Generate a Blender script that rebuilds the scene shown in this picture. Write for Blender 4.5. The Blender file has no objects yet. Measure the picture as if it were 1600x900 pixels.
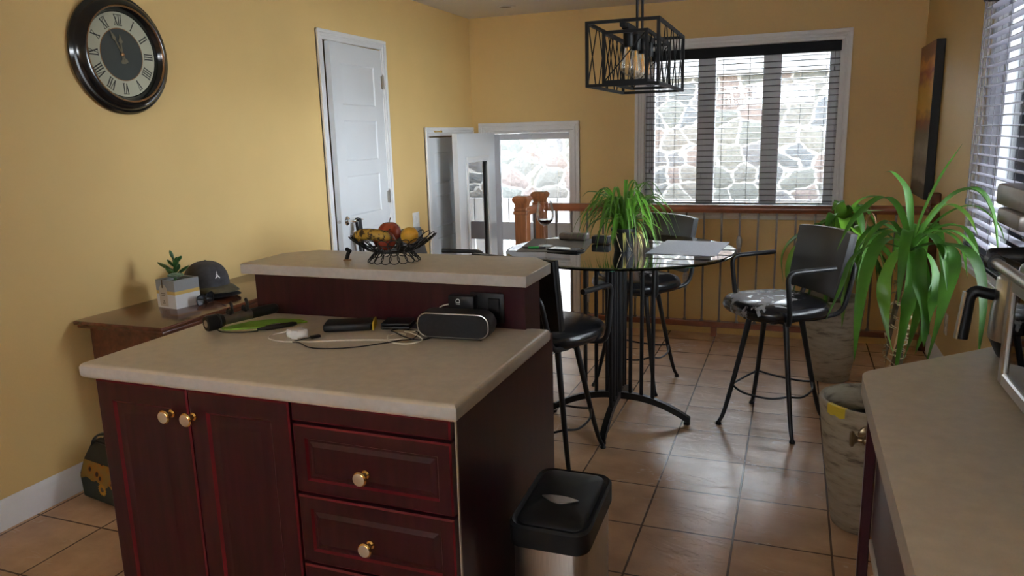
import bpy, bmesh, math, random
from mathutils import Vector, Matrix
from math import sin, cos, pi, radians, atan2, sqrt
random.seed(11)
SC = bpy.context.scene
COL = SC.collection

# ------------------------------------------------------------------ helpers
def lin(c):
    return c / 12.92 if c <= 0.04045 else ((c + 0.055) / 1.055) ** 2.4
def srgb(r, g, b):
    return (lin(r / 255), lin(g / 255), lin(b / 255), 1)

def new_mat(name):
    m = bpy.data.materials.new(name); m.use_nodes = True
    nt = m.node_tree
    return m, nt, nt.nodes['Principled BSDF']

def pmat(name, col, rough=0.5, metal=0.0, var=0.0, scale=20, bump=0.0, bscale=60, spec=0.5, stretch=(1, 1, 1), coat=0.0):
    """principled material; colour modulated by object-space noise"""
    m, nt, b = new_mat(name)
    if len(col) == 3: col = (*col, 1)
    b.inputs['Base Color'].default_value = col
    b.inputs['Roughness'].default_value = rough
    b.inputs['Metallic'].default_value = metal
    b.inputs['Specular IOR Level'].default_value = spec
    b.inputs['Coat Weight'].default_value = coat
    b.inputs['Coat Roughness'].default_value = 0.12
    tc = nt.nodes.new('ShaderNodeTexCoord')
    mp = nt.nodes.new('ShaderNodeMapping'); mp.inputs['Scale'].default_value = stretch
    nt.links.new(tc.outputs['Object'], mp.inputs['Vector'])
    if var > 0:
        n = nt.nodes.new('ShaderNodeTexNoise'); n.inputs['Scale'].default_value = scale; n.inputs['Detail'].default_value = 5
        nt.links.new(mp.outputs['Vector'], n.inputs['Vector'])
        r = nt.nodes.new('ShaderNodeValToRGB')
        r.color_ramp.elements[0].position = 0.3; r.color_ramp.elements[1].position = 0.7
        r.color_ramp.elements[0].color = tuple(max(0, c * (1 - var)) for c in col[:3]) + (1,)
        r.color_ramp.elements[1].color = tuple(min(1, c * (1 + var)) for c in col[:3]) + (1,)
        nt.links.new(n.outputs['Fac'], r.inputs['Fac']); nt.links.new(r.outputs['Color'], b.inputs['Base Color'])
    if bump > 0:
        n2 = nt.nodes.new('ShaderNodeTexNoise'); n2.inputs['Scale'].default_value = bscale; n2.inputs['Detail'].default_value = 4
        nt.links.new(mp.outputs['Vector'], n2.inputs['Vector'])
        bp = nt.nodes.new('ShaderNodeBump'); bp.inputs['Strength'].default_value = bump; bp.inputs['Distance'].default_value = 0.01
        nt.links.new(n2.outputs['Fac'], bp.inputs['Height']); nt.links.new(bp.outputs['Normal'], b.inputs['Normal'])
    return m

def glass_mat(name, tint=(1, 1, 1), refl=1.0, rough=0.0, ior=1.5):
    m = bpy.data.materials.new(name); m.use_nodes = True; nt = m.node_tree
    nt.nodes.clear()
    out = nt.nodes.new('ShaderNodeOutputMaterial'); mix = nt.nodes.new('ShaderNodeMixShader')
    tr = nt.nodes.new('ShaderNodeBsdfTransparent'); tr.inputs['Color'].default_value = (*tint, 1)
    gl = nt.nodes.new('ShaderNodeBsdfGlossy'); gl.inputs['Roughness'].default_value = rough
    fr = nt.nodes.new('ShaderNodeFresnel'); fr.inputs['IOR'].default_value = ior
    mu = nt.nodes.new('ShaderNodeMath'); mu.operation = 'MULTIPLY'; mu.inputs[1].default_value = refl; mu.use_clamp = True
    nt.links.new(fr.outputs[0], mu.inputs[0]); nt.links.new(mu.outputs[0], mix.inputs[0])
    nt.links.new(tr.outputs[0], mix.inputs[1]); nt.links.new(gl.outputs[0], mix.inputs[2]); nt.links.new(mix.outputs[0], out.inputs[0])
    return m

def world_loc(o):
    v = Vector((0, 0, 0))
    while o is not None:
        v += o.location; o = o.parent
    return v

def spline(pts, n=6, closed=False):
    P = [Vector(p) for p in pts]; out = []; N = len(P)
    rng = range(N if closed else N - 1)
    for i in rng:
        if closed:
            a, b, c, d = P[(i - 1) % N], P[i], P[(i + 1) % N], P[(i + 2) % N]
        else:
            b, c = P[i], P[i + 1]
            a = P[i - 1] if i > 0 else b * 2 - c
            d = P[i + 2] if i + 2 < N else c * 2 - b
        for k in range(n):
            t = k / n
            out.append(0.5 * ((2 * b) + (c - a) * t + (2 * a - 5 * b + 4 * c - d) * t * t + (3 * b - a - 3 * c + d) * t ** 3))
    if not closed: out.append(P[-1])
    return out

def fillet(pts, r, n=5):
    """polyline with rounded corners"""
    P = [Vector(p) for p in pts]; out = [P[0]]
    for i in range(1, len(P) - 1):
        a, b, c = P[i - 1], P[i], P[i + 1]
        u = (a - b); v = (c - b); rr = min(r, u.length * 0.49, v.length * 0.49)
        s = b + u.normalized() * rr; e = b + v.normalized() * rr
        for k in range(n + 1):
            t = k / n
            out.append(s * (1 - t) ** 2 + b * 2 * t * (1 - t) + e * t * t)
    out.append(P[-1]); return out

class MB:
    def __init__(self):
        self.bm = bmesh.new(); self.mi = 0
    def _done(self, nf):
        if self.mi:
            self.bm.faces.ensure_lookup_table()
            for f in self.bm.faces[nf:]: f.material_index = self.mi
        return self
    def mat(self, i): self.mi = i; return self
    def faces(self, vs, fs):
        nf = len(self.bm.faces)
        V = [self.bm.verts.new(v) for v in vs]
        for f in fs:
            try: self.bm.faces.new([V[i] for i in f])
            except ValueError: pass
        return self._done(nf)
    def box(self, x0, x1, y0, y1, z0, z1, r=0, seg=2, M=None):
        nf = len(self.bm.faces)
        vs = [self.bm.verts.new(v) for v in ((x0, y0, z0), (x1, y0, z0), (x1, y1, z0), (x0, y1, z0), (x0, y0, z1), (x1, y0, z1), (x1, y1, z1), (x0, y1, z1))]
        fl = [self.bm.faces.new([vs[i] for i in f]) for f in ((3, 2, 1, 0), (4, 5, 6, 7), (0, 1, 5, 4), (1, 2, 6, 5), (2, 3, 7, 6), (3, 0, 4, 7))]
        if M is not None: bmesh.ops.transform(self.bm, matrix=M, verts=vs)
        if r > 0:
            es = list({e for f in fl for e in f.edges})
            bmesh.ops.bevel(self.bm, geom=es, offset=r, segments=seg, affect='EDGES', profile=0.5)
        return self._done(nf)
    def prism(self, poly, z0, z1, r=0, seg=2, M=None):
        nf = len(self.bm.faces); n = len(poly)
        lo = [self.bm.verts.new((x, y, z0)) for x, y in poly]; hi = [self.bm.verts.new((x, y, z1)) for x, y in poly]
        if M is not None: bmesh.ops.transform(self.bm, matrix=M, verts=lo + hi)
        f1 = self.bm.faces.new(hi); f0 = self.bm.faces.new(lo[::-1])
        for i in range(n):
            j = (i + 1) % n; self.bm.faces.new((lo[i], lo[j], hi[j], hi[i]))
        if r > 0:
            es = list(f1.edges) + list(f0.edges)
            bmesh.ops.bevel(self.bm, geom=es, offset=r, segments=seg, affect='EDGES', profile=0.5)
        return self._done(nf)
    def tube(self, pts, r, seg=10, closed=False, cap=True, taper=None, flat=None):
        """r: radius or list; flat=(a,b): elliptical scale"""
        nf = len(self.bm.faces)
        P = [Vector(p) for p in pts]; n = len(P)
        T = []
        for i in range(n):
            if closed: t = P[(i + 1) % n] - P[(i - 1) % n]
            else: t = P[min(i + 1, n - 1)] - P[max(i - 1, 0)]
            T.append(t.normalized() if t.length > 1e-9 else Vector((0, 0, 1)))
        up = Vector((0, 0, 1)) if abs(T[0].z) < 0.9 else Vector((1, 0, 0))
        N = (up - T[0] * up.dot(T[0])).normalized()
        rings = []
        for i in range(n):
            N = (N - T[i] * N.dot(T[i])).normalized(); B = T[i].cross(N)
            rr = r[i] if isinstance(r, (list, tuple)) else r
            fa, fb = flat if flat else (1, 1)
            rings.append([self.bm.verts.new(P[i] + (N * cos(2 * pi * k / seg) * fa + B * sin(2 * pi * k / seg) * fb) * rr) for k in range(seg)])
        for i in range(n if closed else n - 1):
            a, b = rings[i], rings[(i + 1) % n]
            for k in range(seg):
                self.bm.faces.new((a[k], a[(k + 1) % seg], b[(k + 1) % seg], b[k]))
        if cap and not closed:
            self.bm.faces.new(rings[0][::-1]); self.bm.faces.new(rings[-1])
        return self._done(nf)
    def cyl(self, p0, p1, r0, r1=None, seg=20):
        r1 = r0 if r1 is None else r1
        return self.tube([p0, p1], [r0, r1], seg)
    def lathe(self, prof, c=(0, 0, 0), seg=32, M=None, close=False):
        """prof: list of (radius, z)"""
        nf = len(self.bm.faces); rings = []; allv = []
        for r, z in prof:
            if r < 1e-6:
                v = self.bm.verts.new((0, 0, z)); rings.append([v]); allv.append(v)
            else:
                q = [self.bm.verts.new((r * cos(2 * pi * k / seg), r * sin(2 * pi * k / seg), z)) for k in range(seg)]
                rings.append(q); allv += q
        pairs = list(zip(rings[:-1], rings[1:]))
        if close: pairs.append((rings[-1], rings[0]))
        for a, b in pairs:
            for k in range(seg):
                j = (k + 1) % seg
                if len(a) == 1 and len(b) == 1: continue
                if len(a) == 1: self.bm.faces.new((a[0], b[j], b[k]))
                elif len(b) == 1: self.bm.faces.new((a[k], a[j], b[0]))
                else: self.bm.faces.new((a[k], a[j], b[j], b[k]))
        X = Matrix.Translation(Vector(c)) @ (M if M is not None else Matrix.Identity(4))
        bmesh.ops.transform(self.bm, matrix=X, verts=allv)
        return self._done(nf)
    def ball(self, c, r, seg=20, ring=12):
        rx, ry, rz = r if isinstance(r, tuple) else (r, r, r)
        prof = [(sin(pi * i / ring), -cos(pi * i / ring)) for i in range(ring + 1)]
        return self.lathe(prof, c, seg, Matrix.Diagonal((rx, ry, rz, 1)))
    def panel(self, o, ux, uz, un, w, h, loops, mats=None):
        """face w x h at origin o in axes ux, uz with normal un; loops: (inset, height along un) nested rings, closed by a field"""
        nf0 = len(self.bm.faces)
        o, ux, uz, un = Vector(o), Vector(ux), Vector(uz), Vector(un); R = []
        for ins, d in loops:
            R.append([self.bm.verts.new(o + ux * a + uz * b + un * d) for a, b in ((ins, ins), (w - ins, ins), (w - ins, h - ins), (ins, h - ins))])
        for i in range(len(R) - 1):
            for k in range(4):
                f = self.bm.faces.new((R[i][k], R[i][(k + 1) % 4], R[i + 1][(k + 1) % 4], R[i + 1][k]))
                f.material_index = mats[i] if mats else self.mi
        f = self.bm.faces.new(R[-1]); f.material_index = 0 if mats else self.mi
        return self
    def leaf(self, pts, w, prof=None, fold=0.25, side=None, n=4):
        """strap leaf: ribbon along a spline with tapered width and a shallow fold"""
        nf = len(self.bm.faces)
        P = spline(pts, n); N = len(P); rows = []
        for i, p in enumerate(P):
            t = i / (N - 1)
            ww = w * (prof(t) if prof else (min(1, 0.45 + t * 2.2) * (1 - max(0, (t - 0.45) / 0.55) ** 1.7) + 0.03))
            tg = (P[min(i + 1, N - 1)] - P[max(i - 1, 0)]).normalized()
            s = Vector(side) if side else tg.cross(Vector((0, 0, 1)))
            if s.length < 0.12: s = rows[-1][3] if rows else Vector((1, 0.3, 0))
            s = (s - tg * s.dot(tg)).normalized()
            if rows and s.dot(rows[-1][3]) < 0: s = -s
            nn = s.cross(tg).normalized()
            if nn.z < 0 and not rows: nn = -nn
            if rows and nn.dot(rows[-1][4]) < 0: nn = -nn
            rows.append((p - s * ww / 2 + nn * ww * fold, p, p + s * ww / 2 + nn * ww * fold, s, nn))
        V = [[self.bm.verts.new(q) for q in row[:3]] for row in rows]
        for a, b in zip(V[:-1], V[1:]):
            self.bm.faces.new((a[0], a[1], b[1], b[0])); self.bm.faces.new((a[1], a[2], b[2], b[1]))
        return self._done(nf)
    def build(self, name, mats, parent=None, angle=35, fix=True):
        me = bpy.data.meshes.new(name)
        if fix: bmesh.ops.recalc_face_normals(self.bm, faces=self.bm.faces)
        if parent is not None:
            off = world_loc(parent)
            if off.length > 0: bmesh.ops.translate(self.bm, vec=-off, verts=self.bm.verts)
        self.bm.to_mesh(me); self.bm.free()
        for m in (mats if isinstance(mats, (list, tuple)) else [mats]): me.materials.append(m)
        if angle: 
            me.shade_smooth(); me.set_sharp_from_angle(angle=radians(angle))
        o = bpy.data.objects.new(name, me); COL.objects.link(o)
        if parent is not None: o.parent = parent
        return o

def tag(o, label, cat, group=None):
    o['label'] = label; o['category'] = cat
    if group: o['group'] = group
    return o
def thing(name, label, cat, loc=(0, 0, 0), group=None):
    o = bpy.data.objects.new(name, None); o.empty_display_size = 0.05; COL.objects.link(o)
    o.location = loc
    return tag(o, label, cat, group)
def struct(mb, name, mats, label=None, angle=30):
    o = mb.build(name, mats, None, angle); o['kind'] = 'structure'
    if label: o['label'] = label
    return o
def sroot(name, loc, label=None):
    o = bpy.data.objects.new(name, None); o.empty_display_size = 0.05; COL.objects.link(o); o.location = loc; o['kind'] = 'structure'
    if label: o['label'] = label
    return o
def text_mesh(body, size, name, mat, parent, M, extrude=0.0004):
    cu = bpy.data.curves.new(name, 'FONT'); cu.body = body; cu.size = size; cu.extrude = extrude; cu.align_x = 'CENTER'; cu.align_y = 'CENTER'
    t = bpy.data.objects.new('tmp', cu); COL.objects.link(t)
    dg = bpy.context.evaluated_depsgraph_get(); me = bpy.data.meshes.new_from_object(t.evaluated_get(dg)); bpy.data.objects.remove(t)
    off = Matrix.Translation(-world_loc(parent)) if parent else Matrix.Identity(4)
    me.transform(off @ M); me.materials.clear(); me.materials.append(mat)
    o = bpy.data.objects.new(name, me); COL.objects.link(o); o.parent = parent
    return o

# ------------------------------------------------------------------ measured place (metres; camera stands over x=0, y=0)
XL, XR, YB, YR, ZC = -2.739, 0.845, 6.30, -3.0, 2.416
YE = 5.25            # floor edge at the stairwell
ZL = -0.58           # landing
S = 0.3203           # floor tile
# ------------------------------------------------------------------ materials
M = {}
M['wall'] = pmat('yellow_wall_paint', (0.73, 0.515, 0.215), 0.55, var=0.03, scale=2.2, bump=0.05, bscale=160)
M['ceiling'] = pmat('white_ceiling_paint', (0.80, 0.78, 0.75), 0.8, var=0.02, scale=4)
M['white'] = pmat('white_trim_paint', (0.80, 0.80, 0.80), 0.35, var=0.02, scale=5)
M['door'] = pmat('white_door_paint', (0.74, 0.77, 0.80), 0.38, var=0.015, scale=4)
M['pvc'] = pmat('white_vinyl_frame', (0.72, 0.73, 0.76), 0.4, var=0.02, scale=6)
M['lam'] = pmat('beige_laminate', (0.54, 0.475, 0.37), 0.36, var=0.07, scale=38, bump=0.02, bscale=200)
M['lam_edge'] = pmat('beige_laminate_edge', (0.46, 0.44, 0.41), 0.4, var=0.06, scale=60)
M['burg'] = pmat('burgundy_cabinet_film', (0.031, 0.0044, 0.0080), 0.30, var=0.35, scale=9, stretch=(6, 6, 0.6), spec=0.45)
M['burg_edge'] = pmat('burgundy_red_edge', (0.125, 0.006, 0.013), 0.32, var=0.25, scale=14)  # brighter red for the bevel rings of the cabinet fronts
M['brass'] = pmat('polished_brass', (0.83, 0.60, 0.22), 0.18, 1.0, var=0.04, scale=40)
M['pearl'] = pmat('satin_knob_face', (0.72, 0.66, 0.52), 0.3, 0.75, var=0.03, scale=30)
M['black_metal'] = pmat('black_painted_metal', (0.010, 0.010, 0.011), 0.38, 0.0, var=0.2, scale=30, spec=0.35)
M['black'] = pmat('black_plastic', (0.008, 0.008, 0.009), 0.45, var=0.2, scale=40, spec=0.3)
M['black_soft'] = pmat('black_cloth', (0.010, 0.010, 0.012), 0.8, var=0.3, scale=120)
M['steel'] = pmat('brushed_steel', (0.60, 0.59, 0.57), 0.28, 1.0, var=0.10, scale=18, stretch=(30, 30, 1))
M['chrome'] = pmat('polished_chrome', (0.85, 0.85, 0.86), 0.08, 1.0, var=0.02)
M['cage'] = pmat('matte_black_lamp_metal', (0.004, 0.004, 0.0045), 0.55, var=0.2, scale=30, spec=0.2)
M['iron'] = pmat('grey_iron', (0.16, 0.135, 0.125), 0.42, 0.7, var=0.15, scale=40)
M['nickel'] = pmat('pale_cast_collar', (0.42, 0.40, 0.37), 0.4, 0.8, var=0.2, scale=60)
M['oak'] = pmat('reddish_stained_oak', (0.21, 0.065, 0.026), 0.35, var=0.35, scale=7, stretch=(1, 1, 1), bump=0.04, bscale=50)
M['oak_post'] = pmat('stained_oak_post', (0.23, 0.082, 0.030), 0.38, var=0.35, scale=10, stretch=(6, 6, 0.5))
M['desk'] = pmat('mahogany_desk_wood', (0.095, 0.030, 0.016), 0.20, var=0.35, scale=6, stretch=(6, 0.7, 6), coat=0.3)
M['desk_front'] = pmat('mahogany_drawer_wood', (0.19, 0.040, 0.017), 0.3, var=0.3, scale=8, stretch=(6, 0.7, 6))
M['glass'] = glass_mat('window_glass', (0.97, 0.985, 0.99), 1.0)
M['bulb_glass'] = glass_mat('clear_bulb_glass', (0.98, 0.97, 0.95), 0.6, ior=1.35)
M['wine_glass'] = glass_mat('thin_drinking_glass', (0.985, 0.985, 0.985), 0.6, ior=1.35)
M['table_glass'] = glass_mat('table_glass', (0.84, 0.93, 0.88), 2.3, ior=1.5)
M['table_edge'] = glass_mat('green_glass_edge', (0.35, 0.62, 0.50), 1.6)
M['oven_glass'] = glass_mat('smoked_oven_glass', (0.35, 0.34, 0.33), 1.5)
M['slat'] = pmat('charcoal_blind_slat', (0.050, 0.050, 0.062), 0.34, var=0.1, scale=20, spec=0.6)
M['slat_pale'] = pmat('grey_blind_slat', (0.40, 0.39, 0.45), 0.32, var=0.05, scale=20, spec=0.6)
M['valance'] = pmat('black_valance', (0.004, 0.004, 0.006), 0.5, spec=0.15)
M['cord'] = pmat('grey_blind_cord', (0.10, 0.10, 0.12), 0.7)
M['white_cord'] = pmat('white_cable', (0.75, 0.72, 0.62), 0.45)
M['white_plastic'] = pmat('white_plastic', (0.78, 0.78, 0.78), 0.25)
M['ceramic'] = pmat('grey_printed_planter_label', (0.36, 0.33, 0.28), 0.7)
M['dark_void'] = pmat('dark_closet_interior', (0.05, 0.045, 0.04), 0.9)
M['soil'] = pmat('potting_soil', (0.020, 0.014, 0.010), 0.95, var=0.5, scale=80, bump=0.6, bscale=120)
M['leaf'] = pmat('strap_leaf_green', (0.042, 0.140, 0.011), 0.48, var=0.4, scale=9, spec=0.28)
M['leaf_lime'] = pmat('young_leaf_green', (0.12, 0.28, 0.025), 0.38, var=0.3, scale=7)
M['leaf_spider'] = pmat('spider_plant_green', (0.085, 0.22, 0.022), 0.34, var=0.4, scale=12)
M['leaf_yellow'] = pmat('yellowing_leaf', (0.33, 0.31, 0.08), 0.5, var=0.2, scale=12)
M['leaf_dry'] = pmat('dried_leaf', (0.36, 0.20, 0.10), 0.8, var=0.3, scale=30)
M['succ'] = pmat('succulent_green', (0.03, 0.10, 0.022), 0.4, var=0.3, scale=30)
M['succ_pale'] = pmat('pale_rosette_green', (0.16, 0.24, 0.17), 0.5, var=0.3, scale=40)
M['bark'] = pmat('yucca_bark', (0.10, 0.07, 0.04), 0.9, var=0.5, scale=40, bump=0.5, bscale=80)
M['bark_pale'] = pmat('pale_husk', (0.45, 0.36, 0.23), 0.9, var=0.3, scale=60)
M['stake'] = pmat('bare_wood_stake', (0.36, 0.20, 0.09), 0.7, var=0.2, scale=8, stretch=(8, 8, 0.6))
for k in ('leaf', 'leaf_lime', 'leaf_spider'):
    b = M[k].node_tree.nodes['Principled BSDF']; nt = M[k].node_tree
    tl = nt.nodes.new('ShaderNodeBsdfTranslucent'); mx = nt.nodes.new('ShaderNodeMixShader'); mx.inputs[0].default_value = 0.20
    src = b.inputs['Base Color'].links[0].from_socket
    gm = nt.nodes.new('ShaderNodeGamma'); gm.inputs[1].default_value = 0.72
    nt.links.new(src, gm.inputs[0]); nt.links.new(gm.outputs[0], tl.inputs['Color'])
    nt.links.new(b.outputs[0], mx.inputs[1]); nt.links.new(tl.outputs[0], mx.inputs[2])
    nt.links.new(mx.outputs[0], nt.nodes['Material Output'].inputs[0])

def tile_mat():
    m, nt, b = new_mat('slate_look_floor_tile')
    tc = nt.nodes.new('ShaderNodeTexCoord'); mp = nt.nodes.new('ShaderNodeMapping')
    mp.inputs['Location'].default_value = (0.4617 + 20 * S, -2.164 + 20 * S, 0)
    nt.links.new(tc.outputs['Object'], mp.inputs['Vector'])
    br = nt.nodes.new('ShaderNodeTexBrick'); br.offset = 0.0; br.squash = 1.0
    br.inputs['Scale'].default_value = 1.0; br.inputs['Brick Width'].default_value = S; br.inputs['Row Height'].default_value = S
    br.inputs['Mortar Size'].default_value = 0.0042; br.inputs['Mortar Smooth'].default_value = 0.3; br.inputs['Bias'].default_value = 0
    br.inputs['Color1'].default_value = (0.47, 0.285, 0.165, 1); br.inputs['Color2'].default_value = (0.54, 0.345, 0.21, 1)
    br.inputs['Mortar'].default_value = (0.115, 0.068, 0.044, 1)
    nt.links.new(mp.outputs[0], br.inputs['Vector'])
    n = nt.nodes.new('ShaderNodeTexNoise'); n.inputs['Scale'].default_value = 7; n.inputs['Detail'].default_value = 6
    nt.links.new(mp.outputs[0], n.inputs['Vector'])
    rp = nt.nodes.new('ShaderNodeValToRGB'); rp.color_ramp.elements[0].position = 0.3; rp.color_ramp.elements[1].position = 0.72
    rp.color_ramp.elements[0].color = (0.80, 0.76, 0.74, 1); rp.color_ramp.elements[1].color = (1.12, 1.12, 1.1, 1)
    nt.links.new(n.outputs['Fac'], rp.inputs['Fac'])
    mu = nt.nodes.new('ShaderNodeMix'); mu.data_type = 'RGBA'; mu.blend_type = 'MULTIPLY'; mu.inputs[0].default_value = 1
    nt.links.new(br.outputs['Color'], mu.inputs[6]); nt.links.new(rp.outputs['Color'], mu.inputs[7])
    nt.links.new(mu.outputs[2], b.inputs['Base Color'])
    b.inputs['Roughness'].default_value = 0.27
    # slate ridges: warped ridged noise
    v = nt.nodes.new('ShaderNodeTexNoise'); v.inputs['Scale'].default_value = 5.5; v.inputs['Detail'].default_value = 5; v.inputs['Distortion'].default_value = 0.6
    mp2 = nt.nodes.new('ShaderNodeMapping'); mp2.inputs['Rotation'].default_value = (0, 0, 0.5); mp2.inputs['Scale'].default_value = (0.7, 1.8, 1)
    nt.links.new(mp.outputs[0], mp2.inputs['Vector']); nt.links.new(mp2.outputs[0], v.inputs['Vector'])
    st = nt.nodes.new('ShaderNodeMath'); st.operation = 'SNAP'; st.inputs[1].default_value = 0.09
    nt.links.new(v.outputs['Fac'], st.inputs[0])
    mr = nt.nodes.new('ShaderNodeMix'); mr.data_type = 'FLOAT'; mr.inputs[0].default_value = 0.12
    nt.links.new(st.outputs[0], mr.inputs[2]); nt.links.new(v.outputs['Fac'], mr.inputs[3])
    bu = nt.nodes.new('ShaderNodeBump'); bu.inputs['Strength'].default_value = 0.8; bu.inputs['Distance'].default_value = 0.035
    nt.links.new(mr.outputs[0], bu.inputs['Height'])
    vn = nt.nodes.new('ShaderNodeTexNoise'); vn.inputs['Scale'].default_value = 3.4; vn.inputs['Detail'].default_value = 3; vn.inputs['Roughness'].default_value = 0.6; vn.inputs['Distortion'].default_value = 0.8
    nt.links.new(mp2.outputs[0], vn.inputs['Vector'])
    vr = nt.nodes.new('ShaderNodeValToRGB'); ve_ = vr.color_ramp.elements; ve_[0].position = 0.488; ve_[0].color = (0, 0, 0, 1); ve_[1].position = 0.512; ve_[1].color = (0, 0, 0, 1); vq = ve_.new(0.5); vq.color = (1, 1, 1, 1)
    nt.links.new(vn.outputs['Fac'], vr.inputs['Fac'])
    vb = nt.nodes.new('ShaderNodeBump'); vb.inputs['Strength'].default_value = 0.4; vb.inputs['Distance'].default_value = 0.003
    nt.links.new(bu.outputs[0], vb.inputs['Normal']); bu = vb
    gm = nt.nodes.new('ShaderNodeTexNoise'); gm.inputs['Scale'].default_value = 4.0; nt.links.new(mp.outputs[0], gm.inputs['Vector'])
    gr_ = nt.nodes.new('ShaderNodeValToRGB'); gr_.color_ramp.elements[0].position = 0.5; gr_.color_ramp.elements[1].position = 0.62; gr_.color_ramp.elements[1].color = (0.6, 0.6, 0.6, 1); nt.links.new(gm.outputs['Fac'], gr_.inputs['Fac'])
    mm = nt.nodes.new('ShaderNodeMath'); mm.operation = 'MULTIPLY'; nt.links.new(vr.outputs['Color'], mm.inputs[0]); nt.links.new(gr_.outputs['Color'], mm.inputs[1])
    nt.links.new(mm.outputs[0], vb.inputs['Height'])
    wx = nt.nodes.new('ShaderNodeMix'); wx.data_type = 'RGBA'; wx.inputs[7].default_value = (0.72, 0.60, 0.48, 1)  # pale vein lines: glints on the slate ridges put into the tile colour
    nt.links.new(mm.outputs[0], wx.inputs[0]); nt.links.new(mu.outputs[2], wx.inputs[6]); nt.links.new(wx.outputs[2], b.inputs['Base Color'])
    inv = nt.nodes.new('ShaderNodeMath'); inv.operation = 'SUBTRACT'; inv.inputs[0].default_value = 1.0
    nt.links.new(br.outputs['Fac'], inv.inputs[1])
    bu2 = nt.nodes.new('ShaderNodeBump'); bu2.inputs['Strength'].default_value = 0.7; bu2.inputs['Distance'].default_value = 0.004
    nt.links.new(inv.outputs[0], bu2.inputs['Height']); nt.links.new(bu.outputs[0], bu2.inputs['Normal'])
    nt.links.new(bu2.outputs[0], b.inputs['Normal'])
    return m
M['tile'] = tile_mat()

def stone_mat():
    m, nt, b = new_mat('fieldstone_wall')
    tc = nt.nodes.new('ShaderNodeTexCoord'); mp = nt.nodes.new('ShaderNodeMapping')
    mp.inputs['Scale'].default_value = (3.7, 1, 4.8)
    nt.links.new(tc.outputs['Object'], mp.inputs['Vector'])
    nz = nt.nodes.new('ShaderNodeTexNoise'); nz.inputs['Scale'].default_value = 1.7; nz.inputs['Detail'].default_value = 4
    nt.links.new(mp.outputs[0], nz.inputs['Vector'])
    ad = nt.nodes.new('ShaderNodeMix'); ad.data_type = 'RGBA'; ad.blend_type = 'LINEAR_LIGHT'; ad.inputs[0].default_value = 0.22
    nt.links.new(mp.outputs[0], ad.inputs[6]); nt.links.new(nz.outputs['Color'], ad.inputs[7])
    def vor(feature):
        v = nt.nodes.new('ShaderNodeTexVoronoi'); v.voronoi_dimensions = '3D'; v.feature = feature; v.inputs['Scale'].default_value = 1.0; v.inputs['Randomness'].default_value = 0.8
        nt.links.new(ad.outputs[2], v.inputs['Vector']); return v
    ve = vor('DISTANCE_TO_EDGE'); vc = vor('F1')
    rr = nt.nodes.new('ShaderNodeValToRGB'); rr.color_ramp.interpolation = 'CONSTANT'
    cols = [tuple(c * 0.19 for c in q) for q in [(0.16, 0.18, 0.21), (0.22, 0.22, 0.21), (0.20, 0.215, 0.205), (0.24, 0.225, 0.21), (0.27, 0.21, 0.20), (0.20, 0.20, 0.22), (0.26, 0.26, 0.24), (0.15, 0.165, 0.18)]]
    el = rr.color_ramp.elements; el[0].color = (*cols[0], 1); el[1].position = 0.125; el[1].color = (*cols[1], 1)
    for i in range(2, 8):
        e = el.new(i / 8); e.color = (*cols[i], 1)
    sep = nt.nodes.new('ShaderNodeSeparateColor'); nt.links.new(vc.outputs['Color'], sep.inputs[0]); nt.links.new(sep.outputs[0], rr.inputs['Fac'])
    n2 = nt.nodes.new('ShaderNodeTexNoise'); n2.inputs['Scale'].default_value = 9; n2.inputs['Detail'].default_value = 7; n2.inputs['Roughness'].default_value = 0.7
    nt.links.new(mp.outputs[0], n2.inputs['Vector'])
    r2 = nt.nodes.new('ShaderNodeValToRGB'); r2.color_ramp.elements[0].position = 0.3; r2.color_ramp.elements[1].position = 0.75
    r2.color_ramp.elements[0].color = (0.55, 0.55, 0.55, 1); r2.color_ramp.elements[1].color = (1.45, 1.45, 1.45, 1)
    nt.links.new(n2.outputs['Fac'], r2.inputs['Fac'])
    mu = nt.nodes.new('ShaderNodeMix'); mu.data_type = 'RGBA'; mu.blend_type = 'MULTIPLY'; mu.inputs[0].default_value = 1
    nt.links.new(rr.outputs['Color'], mu.inputs[6]); nt.links.new(r2.outputs['Color'], mu.inputs[7])
    re = nt.nodes.new('ShaderNodeValToRGB'); re.color_ramp.elements[0].position = 0.030; re.color_ramp.elements[1].position = 0.055
    nt.links.new(ve.outputs['Distance'], re.inputs['Fac'])
    mx = nt.nodes.new('ShaderNodeMix'); mx.data_type = 'RGBA'
    nt.links.new(re.outputs['Color'], mx.inputs[0]); mx.inputs[6].default_value = (0.14, 0.14, 0.137, 1); nt.links.new(mu.outputs[2], mx.inputs[7])
    nt.links.new(mx.outputs[2], b.inputs['Base Color']); b.inputs['Roughness'].default_value = 0.85
    bu = nt.nodes.new('ShaderNodeBump'); bu.inputs['Strength'].default_value = 0.3; bu.inputs['Distance'].default_value = 0.05
    rb = nt.nodes.new('ShaderNodeValToRGB'); rb.color_ramp.elements[0].position = 0.02; rb.color_ramp.elements[1].position = 0.25
    nt.links.new(ve.outputs['Distance'], rb.inputs['Fac']); 
    ma = nt.nodes.new('ShaderNodeMath'); ma.operation = 'MULTIPLY_ADD'; ma.inputs[1].default_value = 0.5
    nt.links.new(n2.outputs['Fac'], ma.inputs[0]); nt.links.new(rb.outputs['Color'], ma.inputs[2])
    nt.links.new(ma.outputs[0], bu.inputs['Height']); nt.links.new(bu.outputs[0], b.inputs['Normal'])
    return m
M['stone'] = stone_mat()

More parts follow.
